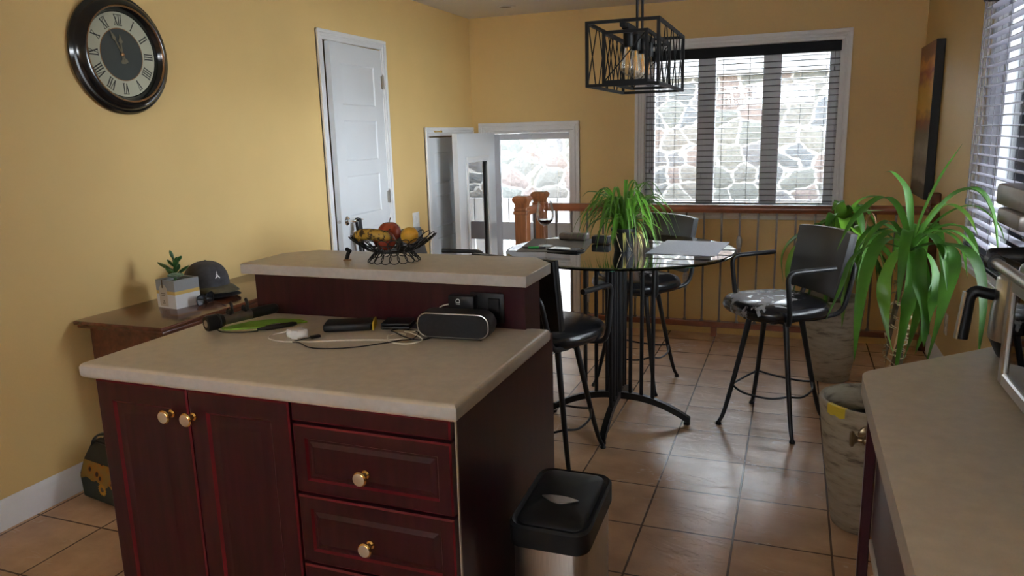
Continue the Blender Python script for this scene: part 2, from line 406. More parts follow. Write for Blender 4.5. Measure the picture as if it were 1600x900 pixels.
def worn_vinyl(name, off, centre):
    m, nt, b = new_mat(name)
    tc = nt.nodes.new('ShaderNodeTexCoord'); n = nt.nodes.new('ShaderNodeTexNoise')
    n.inputs['Scale'].default_value = 9.5; n.inputs['Detail'].default_value = 9; n.inputs['Roughness'].default_value = 0.62; n.inputs['Distortion'].default_value = 0.4
    nt.links.new(tc.outputs['Object'], n.inputs['Vector'])
    # wear is concentrated towards the front middle of the seat
    gr = nt.nodes.new('ShaderNodeVectorMath'); gr.operation = 'DISTANCE'; gr.inputs[1].default_value = centre
    nt.links.new(tc.outputs['Object'], gr.inputs[0])
    ma = nt.nodes.new('ShaderNodeMath'); ma.operation = 'MULTIPLY_ADD'; ma.inputs[1].default_value = -1.15; ma.inputs[2].default_value = off
    nt.links.new(gr.outputs['Value'], ma.inputs[0])
    su = nt.nodes.new('ShaderNodeMath'); su.operation = 'ADD'; nt.links.new(n.outputs['Fac'], su.inputs[0]); nt.links.new(ma.outputs[0], su.inputs[1])
    rp = nt.nodes.new('ShaderNodeValToRGB'); rp.color_ramp.elements[0].position = 0.535; rp.color_ramp.elements[1].position = 0.55
    nt.links.new(su.outputs[0], rp.inputs['Fac'])
    mx = nt.nodes.new('ShaderNodeMix'); mx.data_type = 'RGBA'; nt.links.new(rp.outputs['Color'], mx.inputs[0])
    mx.inputs[6].default_value = (0.010, 0.010, 0.012, 1); mx.inputs[7].default_value = (0.30, 0.29, 0.29, 1)
    nt.links.new(mx.outputs[2], b.inputs['Base Color'])
    mr = nt.nodes.new('ShaderNodeMix'); mr.data_type = 'FLOAT'; nt.links.new(rp.outputs['Color'], mr.inputs[0]); mr.inputs[2].default_value = 0.24; mr.inputs[3].default_value = 0.75
    nt.links.new(mr.outputs[0], b.inputs['Roughness'])
    bu = nt.nodes.new('ShaderNodeBump'); bu.inputs['Strength'].default_value = 0.25; bu.inputs['Distance'].default_value = 0.003; bu.invert = True
    nt.links.new(rp.outputs['Color'], bu.inputs['Height']); nt.links.new(bu.outputs[0], b.inputs['Normal'])
    return m
M['worn'] = worn_vinyl('peeling_black_vinyl', 0.18, (0.07, 0.03, 0.63)); M['worn_less'] = worn_vinyl('scuffed_black_vinyl', 0.10, (-0.08, 0.06, 0.63))
M['vinyl'] = pmat('black_vinyl', (0.011, 0.011, 0.012), 0.30, var=0.15, scale=20, bump=0.05, bscale=220)

def pot_mat():
    m, nt, b = new_mat('mottled_concrete_pot')
    tc = nt.nodes.new('ShaderNodeTexCoord'); mp = nt.nodes.new('ShaderNodeMapping'); mp.inputs['Scale'].default_value = (1, 1, 4.5)
    nt.links.new(tc.outputs['Object'], mp.inputs['Vector'])
    n = nt.nodes.new('ShaderNodeTexNoise'); n.inputs['Scale'].default_value = 9; n.inputs['Detail'].default_value = 7; n.inputs['Roughness'].default_value = 0.65
    nt.links.new(mp.outputs[0], n.inputs['Vector'])
    rp = nt.nodes.new('ShaderNodeValToRGB'); e = rp.color_ramp.elements
    e[0].position = 0.30; e[0].color = (0.11, 0.085, 0.06, 1); e[1].position = 0.47; e[1].color = (0.33, 0.28, 0.20, 1)
    q = e.new(0.75); q.color = (0.42, 0.36, 0.27, 1)
    nt.links.new(n.outputs['Fac'], rp.inputs['Fac']); nt.links.new(rp.outputs[0], b.inputs['Base Color'])
    b.inputs['Roughness'].default_value = 0.75
    bu = nt.nodes.new('ShaderNodeBump'); bu.inputs['Strength'].default_value = 0.3; bu.inputs['Distance'].default_value = 0.01
    nt.links.new(n.outputs['Fac'], bu.inputs['Height']); nt.links.new(bu.outputs[0], b.inputs['Normal'])
    return m
M['pot'] = pot_mat()

# ------------------------------------------------------------------ room shell
T = 0.15
ST = (-1.80, 4.85)   # stairs opening: x right limit, y start
def wall_pieces(mb, axis, c0, c1, a0, a1, z0, z1, holes):
    """solid wall slab with rectangular holes; axis 'x': runs along x"""
    us = sorted({a0, a1, *[h[0] for h in holes], *[h[1] for h in holes]})
    zs = sorted({z0, z1, *[h[2] for h in holes], *[h[3] for h in holes]})
    us = [u for u in us if a0 <= u <= a1]; zs = [z for z in zs if z0 <= z <= z1]
    solid = [[not any(h[0] <= (us[i] + us[i + 1]) / 2 <= h[1] and h[2] <= (zs[j] + zs[j + 1]) / 2 <= h[3] for h in holes) for j in range(len(zs) - 1)] for i in range(len(us) - 1)]
    for j in range(len(zs) - 1):
        i = 0
        while i < len(us) - 1:
            if not solid[i][j]: i += 1; continue
            k = i
            while k < len(us) - 1 and solid[k][j]: k += 1
            if axis == 'x': mb.box(us[i], us[k], c0, c1, zs[j], zs[j + 1])
            else: mb.box(c0, c1, us[i], us[k], zs[j], zs[j + 1])
            i = k
ZB = -0.75
D1 = (4.035, 4.725, 0.0, 2.012)       # upper closet door opening on the left wall (y0,y1,z0,z1)
D2 = (5.41, 6.21, ZL, 1.415)          # lower closet door on the landing
W1 = (-1.183, 0.283, 0.77, 2.045)     # back window opening
D3 = (-2.60, -1.812, ZL, 1.445)       # entry door opening
W2 = (2.42, 4.245, 0.77, 2.045)       # right window opening
mb = MB(); wall_pieces(mb, 'y', XL - T, XL, YR - T, YB + T, ZB, ZC, [D1, D2])
# closet recesses behind the two doors
mb.box(XL - T - 0.5, XL - T - 0.47, D1[0] - 0.1, D1[1] + 0.1, 0, 2.1); mb.box(XL - T - 0.47, XL - T, D1[0] - 0.1, D1[0], 0, 2.1); mb.box(XL - T - 0.47, XL - T, D1[1], D1[1] + 0.1, 0, 2.1)
mb.box(XL - T - 0.5, XL - T, D1[0] - 0.1, D1[1] + 0.1, 2.012, 2.06)
mb.box(XL - T - 0.35, XL - T - 0.005, D2[0] - 0.1, D2[1] + 0.1, ZL - 0.1, D2[3] + 0.1)
struct(mb, 'wall_left', M['wall'])
mb = MB(); wall_pieces(mb, 'x', YB, YB + T, XL, XR, ZB, ZC, [W1, D3]); struct(mb, 'wall_back', M['wall'])
mb = MB(); wall_pieces(mb, 'y', XR, XR + T, YR - T, YB + T, ZB, ZC, [W2]); struct(mb, 'wall_right', M['wall'])
WR = (-1.4, 0.3, 1.85, 2.25)  # unseen high opening behind the camera, added and sized for fill light
mb = MB(); wall_pieces(mb, 'x', YR - T, YR, XL, XR, ZB, ZC, [WR]); struct(mb, 'wall_rear', M['wall'])
mb = MB(); mb.box(XL - T, XR + T, YR - T, YB + T, ZC, ZC + 0.25); struct(mb, 'ceiling', M['ceiling'])
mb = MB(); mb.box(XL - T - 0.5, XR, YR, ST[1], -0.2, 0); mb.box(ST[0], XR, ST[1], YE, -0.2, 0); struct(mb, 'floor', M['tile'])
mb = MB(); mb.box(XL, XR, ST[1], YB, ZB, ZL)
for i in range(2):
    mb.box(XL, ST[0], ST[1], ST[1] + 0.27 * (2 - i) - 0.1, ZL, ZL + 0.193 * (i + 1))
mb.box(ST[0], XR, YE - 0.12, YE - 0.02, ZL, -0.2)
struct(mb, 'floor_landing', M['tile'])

# baseboards
def base_profile(h=0.115, t=0.016):
    return [(0, 0), (t, 0), (t, h * 0.62), (t * 0.8, h * 0.68), (t * 0.8, h * 0.80), (t * 0.45, h * 0.93), (t * 0.2, h), (0, h)]
def extrude_profile(mb, prof, p0, p1, nrm):
    nf = len(mb.bm.faces); p0, p1, nrm = Vector(p0), Vector(p1), Vector(nrm)
    A = [mb.bm.verts.new(p0 + nrm * a + Vector((0, 0, b))) for a, b in prof]; B = [mb.bm.verts.new(p1 + nrm * a + Vector((0, 0, b))) for a, b in prof]
    n = len(prof)
    for i in range(n):
        j = (i + 1) % n; mb.bm.faces.new((A[i], A[j], B[j], B[i]))
    mb.bm.faces.new(A[::-1]); mb.bm.faces.new(B)
mb = MB(); extrude_profile(mb, base_profile(), (XL, YR, 0), (XL, 3.972, 0), (1, 0, 0)); extrude_profile(mb, base_profile(), (XL, 4.788, 0), (XL, ST[1], 0), (1, 0, 0)); struct(mb, 'baseboard_left', M['white'])
mb = MB(); extrude_profile(mb, base_profile(), (XR, 2.4, 0), (XR, YE, 0), (-1, 0, 0)); struct(mb, 'baseboard_right', M['white'])

# casing (trim) around openings
def casing(mb, axis, face, nrm, u0, u1, z0, z1, w, bottom=True, sides=True):
    """flat casing with a raised outer and inner step around an opening"""
    def bx(a0, a1, b0, b1, t):
        c0, c1 = sorted((face, face + nrm * t))
        if axis == 'x': mb.box(a0, a1, c0, c1, b0, b1, 0.003, 1)
        else: mb.box(c0, c1, a0, a1, b0, b1, 0.003, 1)
    for (off, ww, t) in ((0, w, 0.012), (w * 0.62, w * 0.38, 0.024), (w * 0.3, w * 0.22, 0.017)):
        o1 = off; o2 = off + ww
        bx(u0 - o2, u1 + o2, z1 + o1, z1 + o2, t)
        if bottom: bx(u0 - o2, u1 + o2, z0 - o2, z0 - o1, t)
        zz = z0 - o1 if bottom else z0
        bx(u0 - o2, u0 - o1, zz, z1 + o1, t); bx(u1 + o1, u1 + o2, zz, z1 + o1, t)
mb = MB(); casing(mb, 'x', YB, -1, *W1, 0.078); struct(mb, 'trim_1', M['white'], 'white casing around the back window')
mb = MB(); casing(mb, 'x', YB, -1, D3[0] + 0.0, D3[1], D3[2], D3[3], 0.072, bottom=False); struct(mb, 'trim_2', M['white'], 'white casing around the entry door')
mb = MB(); casing(mb, 'y', XL, 1, D1[0], D1[1], 0, D1[3], 0.06, bottom=False); struct(mb, 'trim_3', M['white'], 'white casing around the tall closet door')
mb = MB(); casing(mb, 'y', XL, 1, D2[0], D2[1], D2[2], D2[3], 0.07, bottom=False); struct(mb, 'trim_4', M['white'], 'white casing around the lower closet door')
mb = MB(); casing(mb, 'y', XR, -1, *W2, 0.078); struct(mb, 'trim_5', M['white'], 'white casing around the right window')

# window 1 (three casements)
def window_unit(name, axis, face0, out, u0, u1, z0, z1, mull, label):
    r = sroot(name, ((u0 + u1) / 2, face0, z0) if axis == 'x' else (face0, (u0 + u1) / 2, z0), label)
    def bx(mb, a0, a1, c0, c1, b0, b1, rr=0.004):
        c0, c1 = sorted((face0 + out * c0, face0 + out * c1))
        if axis == 'x': mb.box(a0, a1, c0, c1, b0, b1, rr, 1)
        else: mb.box(c0, c1, a0, a1, b0, b1, rr, 1)
    mb = MB(); J = 0.068
    bx(mb, u0, u0 + J, 0.06, 0.14, z0, z1); bx(mb, u1 - J, u1, 0.06, 0.14, z0, z1)
    bx(mb, u0 + J, u1 - J, 0.06, 0.14, z0, z0 + 0.05); bx(mb, u0 + J, u1 - J, 0.06, 0.14, z1 - 0.05, z1)
    for a, b in mull: bx(mb, a, b, 0.055, 0.14, z0 + 0.05, z1 - 0.05)
    # reveal lining
    bx(mb, u0, u1, 0.0, 0.06, z0 - 0.0, z0 + 0.012); bx(mb, u0, u0 + 0.012, 0.0, 0.06, z0, z1); bx(mb, u1 - 0.012, u1, 0.0, 0.06, z0, z1); bx(mb, u0, u1, 0, 0.06, z1 - 0.012, z1)
    mb.build('window_frame', M['pvc'], r)
    edges = [u0 + J] + [v for m_ in mull for v in m_] + [u1 - J]
    for i in range(0, len(edges), 2):
        mb = MB(); bx(mb, edges[i], edges[i + 1], 0.098, 0.104, z0 + 0.05, z1 - 0.05, 0)
        mb.build('pane', M['glass'], r)
    for i in range(0, len(edges), 2):
        mb = MB(); bx(mb, edges[i + 1] - 0.03 if i else edges[i + 1] + 0.03, (edges[i + 1] - 0.03 if i else edges[i + 1] + 0.03) + 0.012, 0.03, 0.055, z0 + 0.18, z0 + 0.30)
        if i: mb.bm.free(); continue
        mb.build('casement_lever', M['pvc'], r)
    return r
window_unit('window_1', 'x', YB, 1, *W1, [(-0.762, -0.626), (-0.263, -0.129)], 'three-light back window looking onto a stone wall')
window_unit('window_2', 'y', XR, 1, *W2, [(3.28, 3.40)], 'side window over the counter')

# blinds
def blind(name, label, axis, face, nrm, u0, u1, ztop, zbot, slatmat, ladders, val_h, tilt, pitch=0.0445, depth=0.046, wand=None):
    """venetian blind hung inside the reveal; nrm points into the room"""
    t = thing(name, label, 'blind', ((u0 + u1) / 2, face, zbot) if axis == 'x' else (face, (u0 + u1) / 2, zbot))
    def P(u, c, z): return (u, face + nrm * c, z) if axis == 'x' else (face + nrm * c, u, z)
    def bx(mb, a0, a1, c0, c1, b0, b1, rr=0.002):
        c0, c1 = sorted((face + nrm * c0, face + nrm * c1))
        if axis == 'x': mb.box(a0, a1, c0, c1, b0, b1, rr, 1)
        else: mb.box(c0, c1, a0, a1, b0, b1, rr, 1)
    mb = MB(); bx(mb, u0, u1, -0.01, 0.055, ztop - val_h, ztop, 0.004); mb.build('valance', M['valance'], t)
    mb = MB(); z = zbot + 0.09; a = tilt
    while z < ztop - val_h - 0.01:
        n = 6; rows = []
        for k in range(n + 1):
            s = k / n - 0.5
            c = 0.022 + depth * s * cos(a); dz = depth * s * sin(a) + 0.0035 * (1 - 4 * s * s)
            rows.append((c, z + dz))
        up = [(c, zz + 0.0014) for c, zz in rows]; lo = [(c, zz - 0.0014) for c, zz in rows[::-1]]
        ring = up + lo; N = len(ring)
        vs = [P(u0 + 0.004, c, zz) for c, zz in ring] + [P(u1 - 0.004, c, zz) for c, zz in ring]
        fs = [(i, (i + 1) % N, N + (i + 1) % N, N + i) for i in range(N)] + [tuple(range(N)), tuple(range(2 * N - 1, N - 1, -1))]
        mb.faces(vs, fs); z += pitch
    mb.build('slats', slatmat, t)
    mb = MB()
    for k in range(5): bx(mb, u0 + 0.004, u1 - 0.004, -0.001, 0.045, zbot + 0.022 + k * 0.009, zbot + 0.027 + k * 0.009, 0.0015)
    bx(mb, u0 + 0.002, u1 - 0.002, -0.003, 0.047, zbot, zbot + 0.02, 0.004); mb.build('bottom_rail', M['valance'], t)
    mb = MB()
    for u in ladders:
        for c in (-0.002, 0.046): mb.tube([P(u, c, zbot + 0.01), P(u, c, ztop - val_h)], 0.0012, 5)
    mb.build('ladder_cord', M['cord'], t)
    if wand:
        for u, zz in wand:
            mb = MB(); mb.tube([P(u, 0.05, ztop - val_h), P(u, 0.051, zz)], 0.0016, 6); mb.lathe([(0, 0), (0.006, 0.004), (0.0045, 0.03), (0, 0.034)], P(u, 0.051, zz - 0.03), 10)
            mb.build('pull_cord', M['cord'], t)
    return t
blind('window_blind', 'charcoal slatted blind with black valance, open, in the back window', 'x', YB + 0.002, -1, W1[0] + 0.014, W1[1] + 0.004, 2.038, 0.752, M['slat'],
      (-1.06, -0.93, -0.56, -0.36, 0.02, 0.19), 0.075, 0.03, wand=[(-1.128, 1.10), (-1.112, 1.12), (0.245, 1.85)])
blind('window_blind', 'grey slatted blind, open, in the side window beside the coffee maker', 'y', XR + 0.002, -1, W2[0] + 0.014, W2[1] - 0.014, 2.038, 0.772, M['slat_pale'],
      (2.6, 3.0, 3.4, 3.72, 4.08, 4.18), 0.075, 0.03, wand=[(4.20, 1.05)])

# five-panel interior door leaf, local: x = width, z = height, faces -y
def panel_door_mesh(w, h, t, rows, stile=0.115, both=True):
    mb = MB()
    gap = 0.095; top = 0.12; bot = 0.2
    ph = (h - top - bot - gap * (rows - 1)) / rows
    prof = [(0, 0), (0.008, -0.006), (0.016, -0.006), (0.030, -0.0015)]
    def side(y, n):
        ux = Vector((1, 0, 0)); uz = Vector((0, 0, 1)); un = Vector((0, n, 0))
        z = bot; zs = [0]
        for r in range(rows): zs += [z, z + ph]; z += ph + gap
        zs.append(h); xs = [0, stile, w - stile, w]
        for j in range(len(zs) - 1):
            for i in range(3):
                if i == 1 and j % 2 == 1:
                    mb.panel((stile, y, zs[j]), ux, uz, un, w - 2 * stile, zs[j + 1] - zs[j], prof); continue
                mb.faces([(xs[i], y, zs[j]), (xs[i + 1], y, zs[j]), (xs[i + 1], y, zs[j + 1]), (xs[i], y, zs[j + 1])], [(0, 1, 2, 3)])
    side(0, -1); side(t, 1)
    for f in ([(0, 0, 0), (0, t, 0), (0, t, h), (0, 0, h)], [(w, 0, 0), (w, t, 0), (w, t, h), (w, 0, h)], [(0, 0, h), (w, 0, h), (w, t, h), (0, t, h)], [(0, 0, 0), (w, 0, 0), (w, t, 0), (0, t, 0)]):
        mb.faces(f, [(0, 1, 2, 3)])
    return mb
# door_1: tall closet door on the left wall, ajar; hinge at far side (y1), leaf runs towards -y
def xform(mb, Mx): bmesh.ops.transform(mb.bm, matrix=Mx, verts=mb.bm.verts); return mb
r1 = sroot('door_1', (XL, D1[1] - 0.005, 0.008), 'tall white panelled closet door, slightly ajar, black straps on its handle')
ang = radians(3.2)
# local leaf axes: width dir = -y rotated into the room, normal (front) = +x
wd = Vector((sin(ang), -cos(ang), 0)); nn = Vector((cos(ang), sin(ang), 0))
B = Matrix(((wd.x, -nn.x, 0, XL + 0.012), (wd.y, -nn.y, 0, D1[1] - 0.005), (0, 0, 1, 0.008), (0, 0, 0, 1)))
DW, DH = 0.676, 1.995
leaf1 = xform(panel_door_mesh(DW, DH, 0.035, 5), B).build('door_leaf', M['door'], r1)
def hinge(z):
    mb = MB(); p = Vector((XL + 0.016, D1[1] + 0.004, z))
    mb.cyl(p - Vector((0, 0, 0.045)), p + Vector((0, 0, 0.045)), 0.007, seg=10); mb.ball(p + Vector((0, 0, 0.05)), 0.006, 8, 6)
    mb.box(p.x - 0.006, p.x + 0.001, p.y - 0.03, p.y + 0.012, z - 0.042, z + 0.042)
    mb.build('hinge', M['steel'], r1)
for z in (1.79, 1.0, 0.22): hinge(z)
def BP(u, n_, z):  # point on the leaf: u from hinge, n_ out of the face
    return Vector((XL + 0.012, D1[1] - 0.005, 0.008)) + wd * u + nn * n_ + Vector((0, 0, z))
hz = 0.885
mb = MB(); rot = Matrix(((wd.x, 0, nn.x, 0), (wd.y, 0, nn.y, 0), (0, 1, 0, 0), (0, 0, 0, 1)))
mb.lathe([(0, 0.0), (0.031, 0.0), (0.031, 0.004), (0.024, 0.011), (0.012, 0.013), (0.011, 0.045), (0, 0.045)], BP(DW - 0.065, 0, hz), 24, rot)
mb.tube(fillet([BP(DW - 0.065, 0.038, hz), BP(DW - 0.065, 0.052, hz), BP(DW - 0.10, 0.054, hz), BP(DW - 0.175, 0.050, hz - 0.002)], 0.012), 0.0095, 12)
lever = mb.build('door_lever', M['chrome'], r1)
mb = MB(); e0 = BP(DW + 0.0005, -0.0175, hz); mb.cyl(e0, e0 + wd * 0.008, 0.011, 0.009, 14); mb.build('latch', M['steel'], r1)

# straps hanging on the lever
st = thing('black_strap', 'pair of black webbing straps hanging from the chrome closet door lever', 'strap', BP(DW - 0.125, 0.053, hz))
mb = MB()
def strap(path, w):
    P_ = [Vector(p) for p in path]; n = len(P_); vs = []
    for p in P_:
        vs += [p - wd * w / 2, p + wd * w / 2, p + wd * w / 2 + nn * 0.003, p - wd * w / 2 + nn * 0.003]
    fs = []
    for i in range(n - 1):
        for k in range(4): fs.append((4 * i + k, 4 * i + (k + 1) % 4, 4 * i + 4 + (k + 1) % 4, 4 * i + 4 + k))
    fs += [(0, 1, 2, 3), tuple(range(4 * n - 4, 4 * n))]
    mb.faces(vs, fs)
c = DW - 0.112
strap(spline([BP(c + 0.030, 0.066, hz - 0.42), BP(c + 0.018, 0.068, hz - 0.2), BP(c + 0.008, 0.067, hz - 0.03), BP(c, 0.064, hz + 0.010), BP(c, 0.053, hz + 0.0125), BP(c, 0.040, hz + 0.006), BP(c - 0.016, 0.038, hz - 0.1), BP(c - 0.05, 0.034, hz - 0.26), BP(c - 0.075, 0.03, hz - 0.42)], 5), 0.030)
strap(spline([BP(c - 0.022, 0.066, hz - 0.24), BP(c - 0.02, 0.0675, hz - 0.1), BP(c - 0.012, 0.066, hz - 0.02), BP(c - 0.012, 0.064, hz + 0.0095)], 5), 0.022)
mb.build('webbing', M['black_soft'], st)

# door_2: lower closet door, closed, on the left wall at the landing
r2 = sroot('door_2', (XL, D2[1], ZL), 'lower white panelled closet door at the stair landing')
B2 = Matrix(((0, -1, 0, XL - 0.012), (-1, 0, 0, D2[1] - 0.004), (0, 0, 1, ZL + 0.006), (0, 0, 0, 1)))
xform(panel_door_mesh(D2[1] - D2[0] - 0.008, D2[3] - ZL - 0.016, 0.035, 5), B2).build('door_leaf', M['door'], r2)
mb = MB(); p = Vector((XL + 0.012, 5.505, 1.452)); mb.lathe([(0, 0), (0.013, 0), (0.013, 0.004), (0.005, 0.006), (0.005, 0.05), (0.009, 0.052), (0.009, 0.066), (0, 0.068)], p, 14, Matrix.Rotation(pi / 2, 4, 'Y'))
tag(mb.build('door_stop', M['brass']), 'small brass door stop peg on the header above the lower closet door', 'door stop')

# door_3: storm door filling the entry opening
r3 = sroot('door_3', ((D3[0] + D3[1]) / 2, YB, ZL), 'white storm door with full upper glass in the entry opening')
x0, x1, zt = D3[0], D3[1], D3[3]
def frame_boxes(mb, x0, x1, y0, y1, z0, z1, l, rt, t, bt, r=0.004):
    mb.box(x0, x0 + l, y0, y1, z0, z1, r, 1); mb.box(x1 - rt, x1, y0, y1, z0, z1, r, 1)
    mb.box(x0 + l, x1 - rt, y0, y1, z1 - t, z1, r, 1); mb.box(x0 + l, x1 - rt, y0, y1, z0, z0 + bt, r, 1)
mb = MB(); frame_boxes(mb, x0, x1, YB + 0.0, YB + T, ZL, zt, 0.028, 0.022, 0.022, 0.03); mb.build('jamb', M['white'], r3)
mb = MB(); fx0, fx1 = x0 + 0.03, x1 - 0.024
frame_boxes(mb, fx0, fx1, YB + 0.075, YB + 0.105, ZL + 0.03, zt - 0.024, 0.062, 0.018, 0.055, 0.06)
mb.box(fx0 + 0.062, fx1 - 0.018, YB + 0.075, YB + 0.105, 0.46, 0.625, 0.004, 1)
mb.box(-2.27, -2.20, YB + 0.062, YB + 0.076, zt - 0.047, zt - 0.033, 0.003, 1)
mb.build('storm_door_frame', M['pvc'], r3)
mb = MB(); mb.box(fx0 + 0.062, fx1 - 0.018, YB + 0.088, YB + 0.092, 0.625, zt - 0.079); mb.box(fx0 + 0.062, fx1 - 0.018, YB + 0.088, YB + 0.092, ZL + 0.09, 0.46); mb.build('pane', M['glass'], r3)

# door_4: entry door leaf swung fully open into the room (hinged at the left jamb)
r4 = sroot('door_4', (D3[0] + 0.03, YB, ZL), 'white entry door leaf with a tall glass light, standing open at right angles')
lx0, lx1 = D3[0] + 0.028, D3[0] + 0.072; ly0, ly1 = 5.50, YB - 0.004
lz0, lz1 = ZL + 0.012, 1.432
gy0, gy1, gz0, gz1 = ly0 + 0.17, ly1 - 0.17, -0.22, 1.22
mb = MB()
for a0, a1, b0, b1 in ((ly0, gy0, lz0, lz1), (gy1, ly1, lz0, lz1), (gy0, gy1, lz0, gz0), (gy0, gy1, gz1, lz1)):
    mb.box(lx0, lx1, a0, a1, b0, b1)
mb.build('door_leaf', M['door'], r4)
mb = MB()
for xx in (lx0 - 0.01, lx1 - 0.002):
    for ins, t_ in ((0, 0.012), (0.014, 0.008)):
        for a0, a1, b0, b1 in ((gy0 - 0.02 + ins, gy0 + 0.012 + ins, gz0 - 0.02, gz1 + 0.02), (gy1 - 0.012 - ins, gy1 + 0.02 - ins, gz0 - 0.02, gz1 + 0.02), (gy0, gy1, gz0 - 0.02 + ins, gz0 + 0.012 + ins), (gy0, gy1, gz1 - 0.012 - ins, gz1 + 0.02 - ins)):
            mb.box(xx, xx + t_, a0, a1, b0, b1, 0.002, 1)
mb.build('glazing_bead', M['white'], r4)
M['door_light'] = glass_mat('pale_decorative_glass', (0.97, 0.985, 0.99), 4.0)
mb = MB(); mb.box((lx0 + lx1) / 2 - 0.003, (lx0 + lx1) / 2 + 0.003, gy0, gy1, gz0, gz1); mb.build('pane', M['door_light'], r4)

# light switch on the left wall
sw = thing('light_switch', 'white double rocker light switch between the two closet doors', 'light switch', (XL, 5.135, 0.78))
mb = MB(); mb.box(XL, XL + 0.006, 5.083, 5.187, 0.722, 0.842, 0.003, 2); mb.build('plate', M['white_plastic'], sw)
for y in (5.103, 5.139):
    mb = MB(); mb.box(XL + 0.005, XL + 0.010, y, y + 0.030, 0.752, 0.812, 0.003, 1); mb.build('rocker', M['white_plastic'], sw)
ot = thing('wall_outlet', 'white outlet low on the right wall behind the counter end', 'outlet', (XR, 4.66, 0.30))
mb = MB(); mb.box(XR - 0.006, XR, 4.622, 4.698, 0.242, 0.36, 0.003, 2); mb.build('plate', M['white_plastic'], ot)
for z in (0.262, 0.308):
    mb = MB(); mb.box(XR - 0.009, XR - 0.005, 4.643, 4.677, z, z + 0.032, 0.003, 1); mb.build('socket', M['white_plastic'], ot)

# recessed ceiling light
pl = thing('recessed_light', 'round white recessed light in the ceiling corner, switched off', 'ceiling light', (-2.22, 5.87, ZC))
mb = MB(); mb.lathe([(0.075, -0.0), (0.075, -0.004), (0.055, -0.007), (0.048, -0.002), (0.046, 0.0)], (-2.22, 5.87, ZC), 28); mb.build('trim_ring', M['white'], pl)
mb = MB(); mb.lathe([(0, -0.0015), (0.046, -0.0015), (0.046, 0)], (-2.22, 5.87, ZC), 24); mb.build('lens', M['ceramic'], pl)

# ------------------------------------------------------------------ outside
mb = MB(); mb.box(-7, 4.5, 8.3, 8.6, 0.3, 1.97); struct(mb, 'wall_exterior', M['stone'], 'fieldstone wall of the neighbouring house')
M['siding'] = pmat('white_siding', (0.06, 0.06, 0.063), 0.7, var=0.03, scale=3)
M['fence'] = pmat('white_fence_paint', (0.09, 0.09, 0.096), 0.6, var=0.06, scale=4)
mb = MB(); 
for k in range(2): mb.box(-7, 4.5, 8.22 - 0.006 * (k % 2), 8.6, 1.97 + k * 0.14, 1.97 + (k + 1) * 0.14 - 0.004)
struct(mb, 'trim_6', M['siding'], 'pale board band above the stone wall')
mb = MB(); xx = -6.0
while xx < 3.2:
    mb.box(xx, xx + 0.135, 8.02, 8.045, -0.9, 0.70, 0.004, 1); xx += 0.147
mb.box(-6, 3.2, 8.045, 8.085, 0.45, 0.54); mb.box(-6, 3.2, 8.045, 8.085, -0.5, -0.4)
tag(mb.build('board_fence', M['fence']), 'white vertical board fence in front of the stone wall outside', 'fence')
M['paving'] = pmat('grey_paving', (0.62, 0.60, 0.57), 0.85, var=0.2, scale=3)
mb = MB(); mb.box(-30, 30, YB + T, 40, -1.0, -0.9); mb.box(XR + T, 30, -30, YB + T, -1.0, -0.9); mb.box(-30, XL - T - 0.6, -30, YB + T, -1.0, -0.9); mb.box(XL - T - 0.6, XR + T, -30, YR - T, -1.0, -0.9)
struct(mb, 'ground', M['paving'])
# neighbouring house seen through the side window
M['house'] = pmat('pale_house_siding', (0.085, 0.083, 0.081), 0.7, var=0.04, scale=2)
M['house_glass'] = pmat('dull_house_window', (0.10, 0.13, 0.14), 0.1, var=0.3, scale=2)
M['shingle'] = pmat('grey_shingle', (0.16, 0.15, 0.15), 0.9, var=0.3, scale=12)
hs = thing('neighbour_house', 'pale sided neighbouring house outside the side window', 'house', (5.2, 14, -0.9))
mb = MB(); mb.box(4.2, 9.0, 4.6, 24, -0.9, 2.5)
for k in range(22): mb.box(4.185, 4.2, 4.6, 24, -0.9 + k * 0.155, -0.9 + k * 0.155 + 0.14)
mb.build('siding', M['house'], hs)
mb = MB(); mb.prism([(3.8, 2.5), (9.4, 2.5), (6.6, 4.2)], 4.3, 24.3, M=Matrix(((1, 0, 0, 0), (0, 0, 1, 0), (0, 1, 0, 0), (0, 0, 0, 1)))); mb.build('roof', M['shingle'], hs)
for y0, z0, z1 in ((12.6, 1.15, 1.95), (15.2, 1.15, 1.95), (18.4, 1.15, 1.95), (12.6, -0.1, 0.85), (15.2, -0.1, 0.85), (9, 0.3, 1.6)):
    mb = MB(); mb.box(4.15, 4.2, y0, y0 + 1.5, z0, z0 + 0.07); mb.box(4.15, 4.2, y0, y0 + 1.5, z1 - 0.07, z1); mb.box(4.15, 4.2, y0, y0 + 0.07, z0, z1); mb.box(4.15, 4.2, y0 + 1.43, y0 + 1.5, z0, z1); mb.box(4.15, 4.2, y0 + 0.72, y0 + 0.78, z0, z1)
    w_ = mb.build('window', M['white'], hs)
    mb = MB(); mb.box(4.17, 4.19, y0 + 0.07, y0 + 1.43, z0 + 0.07, z1 - 0.07); mb.build('pane', M['house_glass'], w_)

